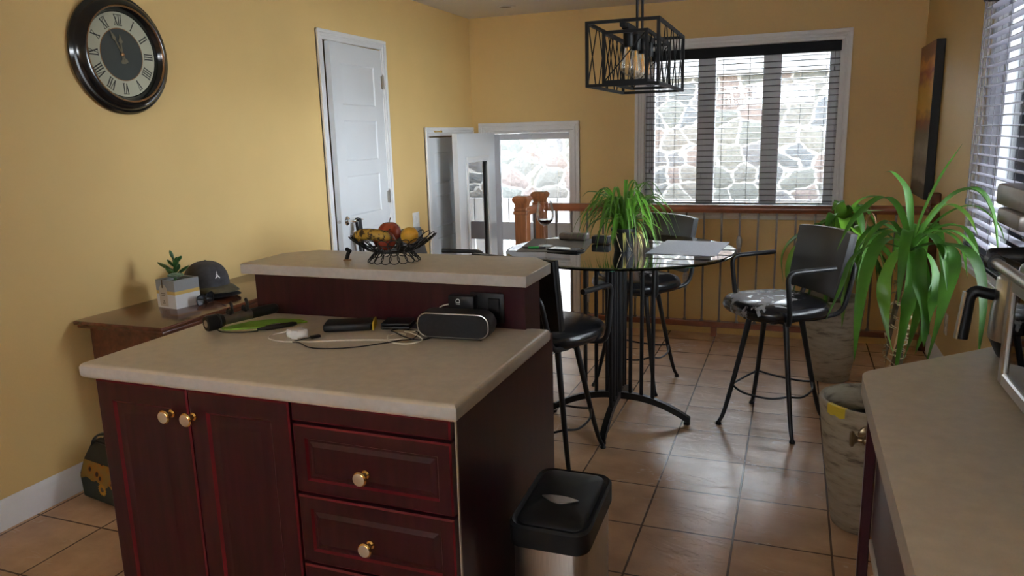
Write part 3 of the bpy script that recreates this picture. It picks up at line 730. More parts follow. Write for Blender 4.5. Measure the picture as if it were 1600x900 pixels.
# ------------------------------------------------------------------ stair railing
ra = thing('stair_railing', 'oak handrail with grey iron balusters along the stairwell edge', 'railing', (-0.5, 5.19, 0))
YRL = 5.185
def handrail(p0, p1, w=0.06, h=0.055):
    mb = MB(); p0, p1 = Vector(p0), Vector(p1); d = (p1 - p0).normalized(); s = d.cross(Vector((0, 0, 1)))
    prof = [(-0.5, -0.15), (-0.36, -0.5), (0.36, -0.5), (0.5, -0.15), (0.46, 0.2), (0.3, 0.42), (0, 0.5), (-0.3, 0.42), (-0.46, 0.2)]
    A = [p0 + s * a * w + Vector((0, 0, b * h)) for a, b in prof]; Bv = [p1 + s * a * w + Vector((0, 0, b * h)) for a, b in prof]; n = len(prof)
    mb.faces(A + Bv, [(i, (i + 1) % n, n + (i + 1) % n, n + i) for i in range(n)] + [tuple(range(n)), tuple(range(2 * n - 1, n - 1, -1))])
    return mb
NX = -1.735
handrail((NX, YRL, 0.890), (XR - 0.02, YRL, 0.890)).build('handrail', M['oak'], ra)
handrail((NX, 4.84, 0.890), (NX, YRL, 0.890)).build('handrail', M['oak'], ra)
mb = MB(); mb.box(NX, XR - 0.01, YRL - 0.028, YRL + 0.028, 0.066, 0.104, 0.004, 1); 
bot = mb.build('bottom_rail', M['oak'], ra)
mb = MB(); mb.box(NX - 0.028, NX + 0.028, 4.84, YRL, 0.066, 0.104, 0.004, 1); mb.build('bottom_rail', M['oak'], ra)
mb = MB(); mb.box(-0.495, -0.455, YRL - 0.022, YRL + 0.022, 0.0, 0.068, 0.003, 1); mb.build('support_block', M['oak'], ra)
def newel(x, y, w=0.085, h=1.0, half=False):
    mb = MB(); a = w / 2
    mb.box(x - a, x + (a if not half else 0.02), y - a, y + a, 0, h - 0.10, 0.004, 1)
    for (e, z0, z1) in ((0.008, h - 0.125, h - 0.10), (0.004, h - 0.1, h - 0.075)):
        mb.box(x - a - e, x + (a + e if not half else 0.02), y - a - e, y + a + e, z0, z1, 0.004, 1)
    # flared cap: narrow neck widening upward then chamfered top
    n = 4; rr = [(0.9, h - 0.075), (0.95, h - 0.055), (1.30, h - 0.028), (1.30, h - 0.014), (1.0, h), (0, h)]
    if not half:
        mb.lathe([(q * a * 1.414, z) for q, z in rr], (x, y, 0), 4, Matrix.Rotation(pi / 4, 4, 'Z'))
    else: mb.box(x - a * 1.2, x + 0.02, y - a * 1.2, y + a * 1.2, h - 0.075, h, 0.008, 1)
    return mb
newel(NX, YRL).build('newel_post', M['oak_post'], ra, angle=25)
newel(NX, 4.80).build('newel_post', M['oak_post'], ra, angle=25)
newel(XR - 0.022, YRL, 0.07, 1.0, True).build('half_newel', M['desk'], ra, angle=25)
def baluster(x, y, collars):
    mb = MB(); r = 0.0063
    mb.box(x - r, x + r, y - r, y + r, 0.10, 0.868); mb.box(x - 0.011, x + 0.011, y - 0.011, y + 0.011, 0.103, 0.116, 0.002, 1)
    b_ = mb.build('baluster', M['iron'], ra)
    for z in collars:
        mb = MB(); mb.lathe([(0, -0.065), (0.0095, -0.06), (0.010, -0.03), (0.0125, -0.02), (0.0155, 0.01), (0.0155, 0.03), (0.009, 0.055), (0, 0.062)], (x, y, z), 8, Matrix.Diagonal((1.25, 0.7, 1, 1)))
        mb.build('collar', M['nickel'], b_)
for i in range(20):
    x = NX + 0.117 * (i + 1) + 0.005
    if x > XR - 0.07: break
    c = {2: (0.66, 0.25), 5: (0.30,), 8: (0.39,), 11: (0.65, 0.29), 14: (0.33,), 17: (0.62, 0.27)}.get(i, ())
    baluster(x, YRL, c)
for y in (4.93, 5.05): baluster(NX, y, ())

# ------------------------------------------------------------------ kitchen island
ITOP = 0.91
CX0, CXM, CX1, CY0, CY1, CZ = -1.545, -0.985, -0.605, 1.252, 1.895, 0.872
LOOPS = lambda d: [(0, 0), (0, d), (0.004, d + 0.003), (0.048, d + 0.003), (0.054, d - 0.003), (0.062, d - 0.003), (0.078, d + 0.0015), (0.080, d + 0.0015)]
LM = [0, 1, 0, 1, 0, 0, 0]
def front_panel(x0, x1, z0, z1, y, name, parent, flat=False, fr=1.0):
    mb = MB(); d = 0.016
    L = [(0, 0), (0, d), (0.004, d + 0.003)] if flat else [(i * fr if i > 0.01 else i, q) for i, q in LOOPS(d)]
    mb.panel((x0, y, z0), (1, 0, 0), (0, 0, 1), (0, -1, 0), x1 - x0, z1 - z0, L, LM[:len(L) - 1])
    mb.faces([(x0, y, z0), (x1, y, z0), (x1, y, z1), (x0, y, z1)], [(0, 1, 2, 3)])
    return mb.build(name, [M['burg'], M['burg_edge']], parent, angle=20)
M['old_bronze'] = pmat('antique_bronze', (0.22, 0.16, 0.09), 0.38, 0.9, var=0.15, scale=40)
def knob_at(p, n, parent, mats=None):
    p, n = Vector(p), Vector(n).normalized()
    q = n.to_track_quat('Z', 'Y').to_matrix().to_4x4()
    mb = MB(); mb.lathe([(0, 0), (0.0095, 0), (0.0095, 0.003), (0.006, 0.006), (0.0055, 0.014), (0.009, 0.019), (0.0155, 0.022), (0.0165, 0.026), (0.0145, 0.029), (0.0135, 0.0295)], p, 24, q)
    mb.mat(1).lathe([(0.0135, 0.0295), (0.0125, 0.0300), (0, 0.0305)], p, 24, q)
    return mb.build('knob', mats or [M['brass'], M['pearl']], parent)
bc = thing('island_base_cabinet', 'burgundy two-door base cabinet at the left of the island front', 'cabinet', ((CX0 + CXM) / 2, 1.57, 0))
mb = MB(); mb.box(CX0, CXM - 0.001, CY0, CY1, 0.09, CZ); mb.box(CX0 + 0.02, CXM - 0.001, CY0 + 0.06, CY1, 0, 0.09); mb.build('carcass', M['burg'], bc)
d1 = front_panel(CX0 + 0.003, -1.2655, 0.10, 0.866, CY0, 'cabinet_door', bc)
d2 = front_panel(-1.2625, CXM - 0.003, 0.10, 0.866, CY0, 'cabinet_door', bc)
knob_at((-1.313, CY0 - 0.019, 0.805), (0, -1, 0), d1); knob_at((-1.250, CY0 - 0.019, 0.805), (0, -1, 0), d2)
dc = thing('island_drawer_cabinet', 'burgundy drawer cabinet at the right of the island front, two brass knobs showing', 'cabinet', ((CXM + CX1) / 2, 1.57, 0))
mb = MB(); mb.box(CXM, CX1, CY0, CY1, 0.0, CZ); mb.build('carcass', M['burg'], dc)
front_panel(CXM + 0.003, CX1 - 0.002, 0.826, 0.868, CY0, 'blank_rail', dc, flat=True)
for z0, z1, kz in ((0.662, 0.819, 0.727), (0.494, 0.655, 0.566), (0.30, 0.488, 0.395), (0.10, 0.295, 0.2)):
    dr = front_panel(CXM + 0.003, CX1 - 0.002, z0, z1, CY0, 'drawer', dc, fr=0.62)
    knob_at((-0.806, CY0 - 0.018, kz), (0, -1, 0), dr)
mb = MB(); mb.box(CX1 + 0.0002, CX1 + 0.002, CY0 - 0.002, CY0 + 0.005, 0, CZ - 0.004); mb.build('edge_strip', M['lam'], dc)['label'] = 'pale exposed edge strip'
# worktop
def worktop(name, label, poly, z0, z1, r=0.012):
    mb = MB(); mb.prism(poly, z0, z1, r, 4)
    o = mb.build(name, [M['lam'], M['lam_edge']], None, angle=40)
    for p in o.data.polygons:
        if abs(p.normal.z) < 0.5: p.material_index = 1
    return tag(o, label, 'countertop')
BX0, BX1, BY0, BY1 = -1.498, -0.640, 1.775, 1.893
worktop('island_worktop', 'beige laminate island worktop holding the black speaker and cables', [(-1.563, 1.213), (-0.582, 1.213), (-0.582, 1.802), (BX1 + 0.002, 1.802), (BX1 + 0.002, BY0 - 0.002), (-1.563, BY0 - 0.002)], CZ, ITOP)
bp_ = thing('bar_wall', 'burgundy raised panel under the bar top, black outlet in it', 'panel', ((BX0 + BX1) / 2, 1.83, CZ))
mb = MB(); mb.box(BX0, BX1, BY0, BY1, CZ, 1.029); mb.build('raised_panel', M['burg'], bp_)
mb = MB(); mb.box(-0.795, -0.697, BY0 - 0.006, BY0, 0.925, 1.005, 0.003, 2); pl_ = mb.build('outlet_plate', M['black'], bp_)
mb = MB(); mb.box(-0.742, -0.708, BY0 - 0.009, BY0 - 0.005, 0.938, 0.992, 0.003, 1); mb.build('socket', M['black'], pl_)
worktop('raised_countertop', 'beige laminate raised bar top with clipped corners, wire fruit bowl on it', [(-1.520, 1.742), (-0.624, 1.742), (-0.624, 1.945), (-0.692, 2.028), (-1.440, 2.028), (-1.520, 1.945)], 1.0295, 1.06, 0.003)
# charger in the outlet
ch = thing('phone_charger', 'black square phone charger plugged into the bar outlet', 'charger', (-0.807, BY0 - 0.03, 0.97))
mb = MB(); mb.box(-0.845, -0.770, BY0 - 0.036, BY0 - 0.0065, 0.945, 1.000, 0.004, 2); mb.build('body', M['black'], ch)
text_mesh('iD', 0.018, 'logo', M['white_plastic'], ch, Matrix.Translation((-0.815, BY0 - 0.0364, 0.984)) @ Matrix.Rotation(pi / 2, 4, 'X') @ Matrix.Rotation(pi / 2, 4, 'Z'))

# ------------------------------------------------------------------ things on the island
Z0 = ITOP
sp = thing('portable_speaker', 'black portable speaker with silver rim on the island worktop', 'speaker', (-0.785, 1.665, Z0))
RZ = Matrix.Translation((-0.785, 1.657, Z0)) @ Matrix.Rotation(radians(4), 4, 'Z')
def rrect(w, h, r, n=6):
    pts = []
    for cx_, cy_, a0 in ((w / 2 - r, h / 2 - r, 0), (-w / 2 + r, h / 2 - r, 90), (-w / 2 + r, -h / 2 + r, 180), (w / 2 - r, -h / 2 + r, 270)):
        for k in range(n + 1): pts.append((cx_ + r * cos(radians(a0 + 90 * k / n)), cy_ + r * sin(radians(a0 + 90 * k / n))))
    return pts
FR = RZ @ Matrix(((1, 0, 0, 0), (0, 0, -1, 0), (0, 1, 0, 0.037), (0, 0, 0, 1)))   # prism axis -> towards viewer
mb = MB(); mb.prism(rrect(0.196, 0.064, 0.026), -0.032, 0.024, 0.006, 2, FR); mb.box(-0.075, 0.075, -0.02, 0.02, 0.0, 0.008, 0.003, 1, RZ); mb.build('body', M['black'], sp)
mb = MB(); mb.prism(rrect(0.184, 0.056, 0.023), 0.0245, 0.029, 0.003, 2, FR); mb.build('grille', M['black_soft'], sp)
mb = MB(); mb.tube([FR @ Vector((x, y, 0.0255)) for x, y in rrect(0.188, 0.060, 0.0245)], 0.0016, 8, closed=True); mb.build('silver_rim', M['steel'], sp)['label'] = 'silver rim line'

ac = thing('earbud_case', 'white rounded earbud case on the island worktop', 'earbud case', (-1.194, 1.55, Z0))
mb = MB(); mb.prism(rrect(0.056, 0.042, 0.020, 8), 0.0, 0.0212, 0.0100, 5, Matrix.Translation((-1.193, 1.553, Z0)) @ Matrix.Rotation(radians(15), 4, 'Z')); mb.build('case', M['white_plastic'], ac)
pb = thing('power_bank', 'black power bank with a yellow band on the island worktop', 'power bank', (-1.09, 1.655, Z0))
PBM = Matrix.Translation((-1.095, 1.665, Z0)) @ Matrix.Rotation(radians(24), 4, 'Z')
mb = MB(); mb.box(-0.075, 0.055, -0.034, 0.034, 0.0005, 0.0225, 0.007, 3, PBM); mb.build('body', M['black'], pb)
M['yellow'] = pmat('yellow_rubber', (0.62, 0.45, 0.03), 0.5)
mb = MB(); mb.box(0.055, 0.060, -0.0345, 0.0345, 0.001, 0.0235, 0.002, 2, PBM); mb.build('band', M['yellow'], pb)['label'] = 'yellow band'
wl = thing('black_wallet', 'black folded wallet pushed against the bar panel', 'wallet', (-1.0, 1.70, Z0))
mb = MB(); WM = Matrix.Translation((-0.992, 1.722, Z0)) @ Matrix.Rotation(radians(14), 4, 'Z')
mb.box(-0.036, 0.045, -0.04, 0.032, 0.0, 0.009, 0.004, 2, WM); mb.box(-0.036, 0.043, -0.038, 0.032, 0.0095, 0.017, 0.004, 2, WM); mb.build('leather', M['black'], wl)
M['navy'] = pmat('navy_card', (0.012, 0.014, 0.05), 0.35); M['redcard'] = pmat('crimson_print', (0.28, 0.02, 0.05), 0.4)
cd = thing('bank_card', 'dark blue card with a red patch behind the tangled cables', 'card', (-0.915, 1.735, Z0))
CM = Matrix.Translation((-0.91, 1.735, Z0)) @ Matrix.Rotation(radians(-4), 4, 'Z')
mb = MB(); mb.box(-0.0425, 0.0425, -0.027, 0.027, 0.0002, 0.0012, 0, 1, CM); mb.build('card', M['navy'], cd)
mb = MB(); mb.box(-0.006, 0.024, -0.006, 0.014, 0.0012, 0.0015, 0, 1, CM); mb.build('print', M['redcard'], cd)
# cables
def cable(name, label, pts, r, mat, extra=None):
    t = thing(name, label, 'cable', (pts[0][0], pts[0][1], Z0))
    mb = MB(); mb.tube(spline(pts, 8), r, 8); mb.build('cord', mat, t)
    if extra: extra(t)
    return t
zc_ = Z0 + 0.0022
def plug_w(t):
    mb = MB(); mb.box(-1.252, -1.236, 1.588, 1.598, Z0 + 0.001, Z0 + 0.008, 0.002, 1, None); mb.build('plug', M['white_plastic'], t)
cable('white_cable', 'white charging cable looping over the island worktop', [(-1.243, 1.590, zc_ + 0.002), (-1.255, 1.575, zc_), (-1.267, 1.545, zc_), (-1.25, 1.512, zc_), (-1.20, 1.499, zc_), (-1.13, 1.515, zc_), (-1.06, 1.548, zc_), (-0.99, 1.57, zc_), (-0.93, 1.588, zc_),
      (-0.915, 1.615, zc_), (-0.925, 1.645, zc_), (-0.945, 1.64, zc_ + .003), (-0.955, 1.61, zc_ + .004), (-0.93, 1.572, zc_), (-0.885, 1.562, zc_), (-0.855, 1.59, zc_), (-0.868, 1.625, zc_), (-0.91, 1.648, zc_ + .004), (-0.935, 1.66, zc_ + .003), (-0.91, 1.672, zc_ + .002), (-0.885, 1.69, zc_ + .004), (-0.895, 1.715, zc_ + .02), (-0.885, 1.74, 0.950), (-0.87, 1.752, 0.966), (-0.847, 1.755, 0.972)], 0.0019, M['white_cord'], plug_w)
def plug_b(t):
    mb = MB(); mb.box(-0.014, 0.014, -0.006, 0.006, 0.001, 0.009, 0.003, 2, Matrix.Translation((-1.138, 1.553, Z0)) @ Matrix.Rotation(radians(55), 4, 'Z')); mb.build('plug', M['black'], t)
cable('black_cable', 'thin black charging cable curling across the island worktop', [(-1.145, 1.545, zc_ + .002), (-1.165, 1.52, zc_), (-1.17, 1.502, zc_), (-1.14, 1.488, zc_ + .004), (-1.095, 1.47, zc_), (-1.04, 1.475, zc_), (-0.985, 1.505, zc_), (-0.94, 1.55, zc_), (-0.90, 1.575, zc_ + .004), (-0.885, 1.61, zc_), (-0.893, 1.655, zc_ + .003), (-0.93, 1.685, zc_), (-0.965, 1.69, zc_), (-0.98, 1.668, zc_), (-0.95, 1.635, zc_ + .006), (-0.90, 1.60, zc_ + .006), (-0.86, 1.605, zc_), (-0.835, 1.66, zc_), (-0.825, 1.71, zc_), (-0.83, 1.76, zc_)], 0.0016, M['black'], plug_b)
# green cloth pouch, bike light, pen knife
M['green_cloth'] = pmat('lime_green_cloth', (0.20, 0.40, 0.03), 0.6, var=0.12, scale=30)
M['cream_paper'] = pmat('cream_paper', (0.62, 0.52, 0.30), 0.7)
gp = thing('green_pouch', 'flat lime green pouch with a pointed corner beside the flashlight', 'pouch', (-1.36, 1.62, Z0))
def zpoly(mb, pts, z, t, wav=0.0):
    n = len(pts); mb.faces([(x, y, z + wav * sin(9 * x + 7 * y)) for x, y in pts] + [(x, y, z + t + wav * sin(9 * x + 7 * y)) for x, y in pts], [tuple(range(n))[::-1], tuple(range(n, 2 * n))] + [(i, (i + 1) % n, n + (i + 1) % n, n + i) for i in range(n)])
mb = MB(); zpoly(mb, [(-1.452, 1.565), (-1.43, 1.553), (-1.36, 1.592), (-1.30, 1.645), (-1.262, 1.692), (-1.30, 1.706), (-1.36, 1.695), (-1.42, 1.650)], Z0 + 0.0005, 0.004); mb.build('pouch', M['green_cloth'], gp)
pp = thing('paper_slip', 'small cream paper slip poking from under the green pouch', 'paper', (-1.37, 1.58, Z0))
mb = MB(); zpoly(mb, [(-1.425, 1.542), (-1.385, 1.545), (-1.325, 1.60), (-1.345, 1.603), (-1.40, 1.558)], Z0 + 0.0002, 0.0004); mb.build('slip', M['cream_paper'], pp)
bl = thing('bicycle_light', 'black bicycle headlight with handlebar clamp on the island worktop', 'bicycle light', (-1.44, 1.60, Z0))
BA, BB = Vector((-1.470, 1.530, Z0 + 0.022)), Vector((-1.392, 1.715, Z0 + 0.028)); dB = (BB - BA).normalized()
mb = MB(); mb.tube([BA, BA + dB * 0.004, BA + dB * 0.030, BA + dB * 0.033, BA + dB * 0.036, BA + dB * 0.048], [0.020, 0.0215, 0.0215, 0.018, 0.0205, 0.0165], 20)
mb.build('head', M['black'], bl)
mb = MB(); mb.tube([BA + dB * 0.13, BA + dB * 0.20], [0.0150, 0.0150], 14); mb.ball(BA + dB * 0.20, 0.015, 14, 8); mb.build('tail_tube', M['black'], bl)
mb = MB(); mb.tube([BA + dB * 0.048, BA + dB * 0.13], 0.0145, 16); mb.build('barrel', M['iron'], bl)
mb = MB(); mb.lathe([(0, -0.0008), (0.008, -0.0008), (0.008, 0)], BA - dB * 0.0002, 16, dB.to_track_quat('Z', 'Y').to_matrix().to_4x4()); mb.lathe([(0.009, 0), (0.0105, 0.0), (0.0105, 0.001), (0.009, 0.001)], BA - dB * 0.001, 16, dB.to_track_quat('Z', 'Y').to_matrix().to_4x4(), close=True); mb.build('rim_mark', M['steel'], bl)
for k in (0.070, 0.115):
    mb = MB(); c = BA + dB * k; arc = [c + Vector((0, 0, 0.010)) + Vector((dB.y, -dB.x, 0)) * 0.015 * cos(a) + Vector((0, 0, 0.022 + 0.016 * sin(a))) for a in [pi * (1.15 + 1.2 * j / 10) for j in range(11)]]
    mb.tube(arc, 0.0042, 8, flat=(1.5, 1)); mb.box(c.x - 0.009, c.x + 0.009, c.y - 0.009, c.y + 0.009, c.z + 0.010, c.z + 0.024, 0.003, 1); mb.build('clamp', M['black'], bl)
pk = thing('marker_pen', 'short black pen with a silver clip in front of the green pouch', 'pen', (-1.31, 1.59, Z0))
mb = MB(); a, b = Vector((-1.333, 1.568, Z0 + 0.007)), Vector((-1.268, 1.652, Z0 + 0.007)); dd = (b - a).normalized()
mb.tube([a, a + dd * 0.02, a + dd * 0.025, b - dd * 0.012, b], [0.0035, 0.005, 0.0068, 0.0068, 0.004], 14); mb.build('barrel', M['black'], pk)
mb = MB(); mb.box(-0.018, 0.01, -0.0016, 0.0016, 0.0, 0.0015, 0, 1, Matrix.Translation((a + b) / 2 + Vector((0, 0, 0.0072))) @ Matrix.Rotation(atan2(dd.y, dd.x), 4, 'Z')); mb.build('clip', M['chrome'], pk)
cable('short_cable', 'short black cord trailing under the green pouch', [(-1.455, 1.552, zc_), (-1.42, 1.535, zc_), (-1.37, 1.545, zc_), (-1.345, 1.56, zc_), (-1.332, 1.57, zc_)], 0.0018, M['black'])

# small black clip on the bar
ZBAR = 1.0602
kc = thing('black_clip', 'tiny black clip standing on the bar top left of the fruit bowl', 'clip', (-1.228, 1.862, ZBAR))
mb = MB(); mb.box(-0.006, 0.006, -0.003, 0.003, 0, 0.034, 0.002, 1, Matrix.Translation((-1.232, 1.862, ZBAR - 0.0)) @ Matrix.Rotation(radians(22), 4, 'Y'))
mb.box(-0.010, 0.010, -0.005, 0.005, 0, 0.010, 0.002, 1, Matrix.Translation((-1.225, 1.862, ZBAR + 0.026)) @ Matrix.Rotation(radians(32), 4, 'Y')); mb.build('jaw', M['black'], kc)
mb = MB(); mb.box(-0.016, 0.006, -0.006, 0.006, 0, 0.003, 0.001, 1, Matrix.Translation((-1.222, 1.860, ZBAR))); mb.build('foot_tab', M['leaf_dry'], kc)

# wire fruit bowl
BC = Vector((-1.083, 1.885, ZBAR))
fb = thing('fruit_bowl', 'black wire bowl of looped petals holding fruit on the bar top', 'bowl', BC)
def wire_loops(n, r0, z0, r1, z1, half, rw, bulge=0.0):
    mb = MB()
    for i in range(n):
        a = 2 * pi * i / n; e = Vector((cos(a), sin(a), 0)); s = Vector((-sin(a), cos(a), 0)); pts = []
        for k in range(18):
            t = 2 * pi * k / 18; q = 0.5 - 0.5 * cos(t)
            rr = r0 + (r1 - r0) * (q ** 1.0); zz = z0 + (z1 - z0) * (q ** (1.25 if z1 > z0 else 0.9))
            pts.append(BC + e * rr + s * (half * sin(t) * (0.55 + 0.45 * q)) + Vector((0, 0, zz)))
        mb.tube(pts, rw, 6, closed=True)
    return mb
mb = wire_loops(24, 0.062, 0.032, 0.126, 0.076, 0.021, 0.0014)
mb.tube([BC + Vector((0.078 * cos(t), 0.078 * sin(t), 0.038)) for t in [2 * pi * k / 40 for k in range(40)]], 0.0018, 6, closed=True)
mb.tube([BC + Vector((0.102 * cos(t), 0.102 * sin(t), 0.056)) for t in [2 * pi * k / 40 for k in range(40)]], 0.0012, 6, closed=True)
mb.build('basket', M['black_metal'], fb)
mb = wire_loops(18, 0.052, 0.032, 0.077, 0.0015, 0.018, 0.0014)
mb.tube([BC + Vector((0.060 * cos(t), 0.060 * sin(t), 0.031)) for t in [2 * pi * k / 40 for k in range(40)]], 0.0018, 6, closed=True)
for k in range(7):
    y = -0.048 + 0.016 * k; h_ = sqrt(max(0, 0.060 ** 2 - y * y)); mb.tube([BC + Vector((-h_, y, 0.0315)), BC + Vector((h_, y, 0.0315))], 0.0012, 6)
mb.build('foot_ring', M['black_metal'], fb)
def apple_mat():
    m, nt, b = new_mat('red_apple_skin')
    tc = nt.nodes.new('ShaderNodeTexCoord'); n = nt.nodes.new('ShaderNodeTexNoise'); n.inputs['Scale'].default_value = 30; n.inputs['Detail'].default_value = 4
    mp = nt.nodes.new('ShaderNodeMapping'); mp.inputs['Scale'].default_value = (1, 1, 0.25); nt.links.new(tc.outputs['Object'], mp.inputs[0]); nt.links.new(mp.outputs[0], n.inputs['Vector'])
    r = nt.nodes.new('ShaderNodeValToRGB'); r.color_ramp.elements[0].position = 0.35; r.color_ramp.elements[0].color = (0.20, 0.012, 0.014, 1); r.color_ramp.elements[1].position = 0.75; r.color_ramp.elements[1].color = (0.42, 0.09, 0.035, 1)
    nt.links.new(n.outputs['Fac'], r.inputs[0]); nt.links.new(r.outputs[0], b.inputs['Base Color']); b.inputs['Roughness'].default_value = 0.25
    return m
M['apple'] = apple_mat()
def apple(c, r, label, tilt=0.0):
    c = Vector(c); t = thing('apple', label, 'apple', c, 'apples in the wire bowl')
    R = Matrix.Rotation(tilt, 4, 'Y'); prof = []
    for i in range(17):
        a = pi * i / 16; rr = sin(a) * (1 + 0.10 * cos(a)); zz = -cos(a) * 0.90
        if i > 12: zz -= 0.16 * ((i - 12) / 4) ** 2
        if i < 3: zz += 0.06 * ((3 - i) / 3) ** 2
        prof.append((max(0, rr * r * 1.04) if 0 < i < 16 else 0, zz * r))
    mb = MB(); mb.lathe(prof, c, 28, R); mb.build('skin', M['apple'], t, angle=80)
    mb = MB(); mb.tube([c + R @ Vector((0, 0, r * 0.7)), c + R @ Vector((0.002, 0, r * 0.95)), c + R @ Vector((0.006, 0, r * 1.2))], [0.0012, 0.0012, 0.0018], 8); mb.build('stem', M['bark'], t)
apple(BC + Vector((-0.022, 0.020, 0.083)), 0.0335, 'bright red apple on top of the fruit in the wire bowl')
apple(BC + Vector((-0.008, -0.034, 0.0655)), 0.0315, 'dark red apple low in the wire bowl behind the banana', 0.4)
def banana_mat():
    m, nt, b = new_mat('spotted_banana_skin')
    tc = nt.nodes.new('ShaderNodeTexCoord'); n = nt.nodes.new('ShaderNodeTexNoise'); n.inputs['Scale'].default_value = 70; n.inputs['Detail'].default_value = 5
    nt.links.new(tc.outputs['Object'], n.inputs['Vector'])
    r = nt.nodes.new('ShaderNodeValToRGB'); r.color_ramp.elements[0].position = 0.44; r.color_ramp.elements[0].color = (0.035, 0.018, 0.010, 1); r.color_ramp.elements[1].position = 0.52; r.color_ramp.elements[1].color = (0.47, 0.29, 0.04, 1)
    nt.links.new(n.outputs['Fac'], r.inputs[0]); nt.links.new(r.outputs[0], b.inputs['Base Color']); b.inputs['Roughness'].default_value = 0.5
    return m
M['banana'] = banana_mat()
bn = thing('banana', 'overripe spotted banana lying across the front of the wire bowl', 'banana', BC + Vector((-0.04, -0.06, 0.06)))
pts = spline([BC + Vector(v) for v in ((-0.092, -0.052, 0.074), (-0.075, -0.066, 0.079), (-0.045, -0.081, 0.087), (-0.012, -0.082, 0.087), (0.014, -0.073, 0.082), (0.032, -0.062, 0.074))], 5)
nn_ = len(pts); mb = MB(); mb.tube(pts, [0.0165 * (0.28 + 0.72 * min(1, 4.5 * min(i, nn_ - 1 - i) / (nn_ - 1) + 0.05)) for i in range(nn_)], 10); mb.build('peel', M['banana'], bn, angle=60)
mb = MB(); mb.tube([pts[0], pts[0] + Vector((-0.008, 0.007, -0.002)), pts[0] + Vector((-0.018, 0.014, -0.001))], [0.0045, 0.004, 0.005], 8); mb.build('stem', M['bark'], bn)
M['lemon'] = pmat('orange_yellow_rind', (0.60, 0.32, 0.025), 0.42, var=0.12, scale=40, bump=0.25, bscale=260)
lm = thing('lemon', 'orange-yellow lemon at the right side of the wire bowl', 'lemon', BC + Vector((0.062, 0.0, 0.07)))
mb = MB(); mb.lathe([(0, -0.031), (0.005, -0.030), (0.010, -0.0265), (0.019, -0.018), (0.0235, -0.006), (0.0240, 0.004), (0.020, 0.016), (0.011, 0.0255), (0.006, 0.029), (0.004, 0.032), (0, 0.033)], BC + Vector((0.060, -0.010, 0.077)), 24, Matrix.Rotation(radians(75), 4, 'Y') @ Matrix.Rotation(0.3, 4, 'X')); mb.build('rind', M['lemon'], lm, angle=70)

# ------------------------------------------------------------------ trash can
tc_ = thing('trash_can', 'stainless steel trash can with black lid beside the island', 'trash can', (-0.478, 1.56, 0))
TX0, TX1, TY0, TY1 = -0.572, -0.388, 1.432, 1.695
mb = MB(); mb.prism([(x + (TX0 + TX1) / 2, y + (TY0 + TY1) / 2) for x, y in rrect(TX1 - TX0 - 0.008, TY1 - TY0 - 0.008, 0.035, 5)], 0.012, 0.50); mb.build('body', M['steel'], tc_)
mb = MB(); mb.prism([(x + (TX0 + TX1) / 2, y + (TY0 + TY1) / 2) for x, y in rrect(TX1 - TX0 - 0.004, TY1 - TY0 - 0.004, 0.036, 5)], 0.0, 0.0118, 0.003, 1); mb.build('base_ring', M['black'], tc_)
# lid: collar lower at the front, domed flap
mb = MB(); L = rrect(TX1 - TX0 + 0.006, TY1 - TY0 + 0.006, 0.034, 6); cxm, cym = (TX0 + TX1) / 2, (TY0 + TY1) / 2
def ztop(y): 
    t = (y + 0.145) / 0.29; return 0.548 + 0.024 * min(1, max(0, t)) ** 0.7
ringlo = [(x + cxm, y + cym, ztop(y) - 0.052) for x, y in L]; ringhi = [(x + cxm, y + cym, ztop(y) - 0.006) for x, y in L]; ringin = [(x * 0.95 + cxm, y * 0.965 + cym, ztop(y)) for x, y in L]; ringin2 = [(x * 0.88 + cxm, y * 0.92 + cym, ztop(y) - 0.004) for x, y in L]
n = len(L); vs = ringlo + ringhi + ringin + ringin2; fs = []
for q in range(3): fs += [(q * n + i, q * n + (i + 1) % n, (q + 1) * n + (i + 1) % n, (q + 1) * n + i) for i in range(n)]
fs += [tuple(range(n))[::-1], tuple(range(3 * n, 4 * n))]
mb.faces(vs, fs); mb.build('lid_rim', M['black'], tc_)
mb = MB(); rows = []
FN = rrect((TX1 - TX0) * 0.87, (TY1 - TY0) * 0.90, 0.028, 6); n = len(FN)
vs = []
for q, dz in ((1.0, -0.002), (0.97, 0.004), (0.85, 0.010), (0.55, 0.0155), (0.25, 0.018)):
    vs += [(x * q + cxm, y * q + cym, ztop(y * q) + dz - (0.010 * max(0, -(y * q) / 0.14 - 0.25))) for x, y in FN]
fs = []
for q in range(4): fs += [(q * n + i, q * n + (i + 1) % n, (q + 1) * n + (i + 1) % n, (q + 1) * n + i) for i in range(n)]
fs += [tuple(range(4 * n, 5 * n))]
mb.faces(vs, fs); flap = mb.build('flap', M['black'], tc_, angle=60)
mb = MB(); top_ = []; bt_ = []
def flap_z(x, y):
    qx, qy = abs(x) / ((TX1 - TX0) * 0.435), abs(y) / ((TY1 - TY0) * 0.45); q = max(qx, qy)
    dz = 0.018 + (0.0155 - 0.018) * min(1, max(0, (q - 0.25) / 0.3)) + (-0.0055) * min(1, max(0, (q - 0.55) / 0.3))
    return ztop(y) + dz - 0.010 * max(0, -y / 0.14 - 0.25)
for k in range(15):
    x = -0.045 + 0.09 * k / 14; u = 1 - (x / 0.045) ** 2
    top_.append((x + 0.004, -0.030 + 0.004 * u)); bt_.append((x + 0.004, -0.030 - 0.022 * u))
ring = top_ + bt_[::-1][1:-1]
N_ = len(ring); vs = [(x + cxm, y + cym, flap_z(x, y) + 0.0022) for x, y in ring] + [(x + cxm, y + cym, flap_z(x, y) - 0.004) for x, y in ring]
tb_ = [(i, i + 1, N_ - 1 - i, N_ - i) for i in range(1, 13)]
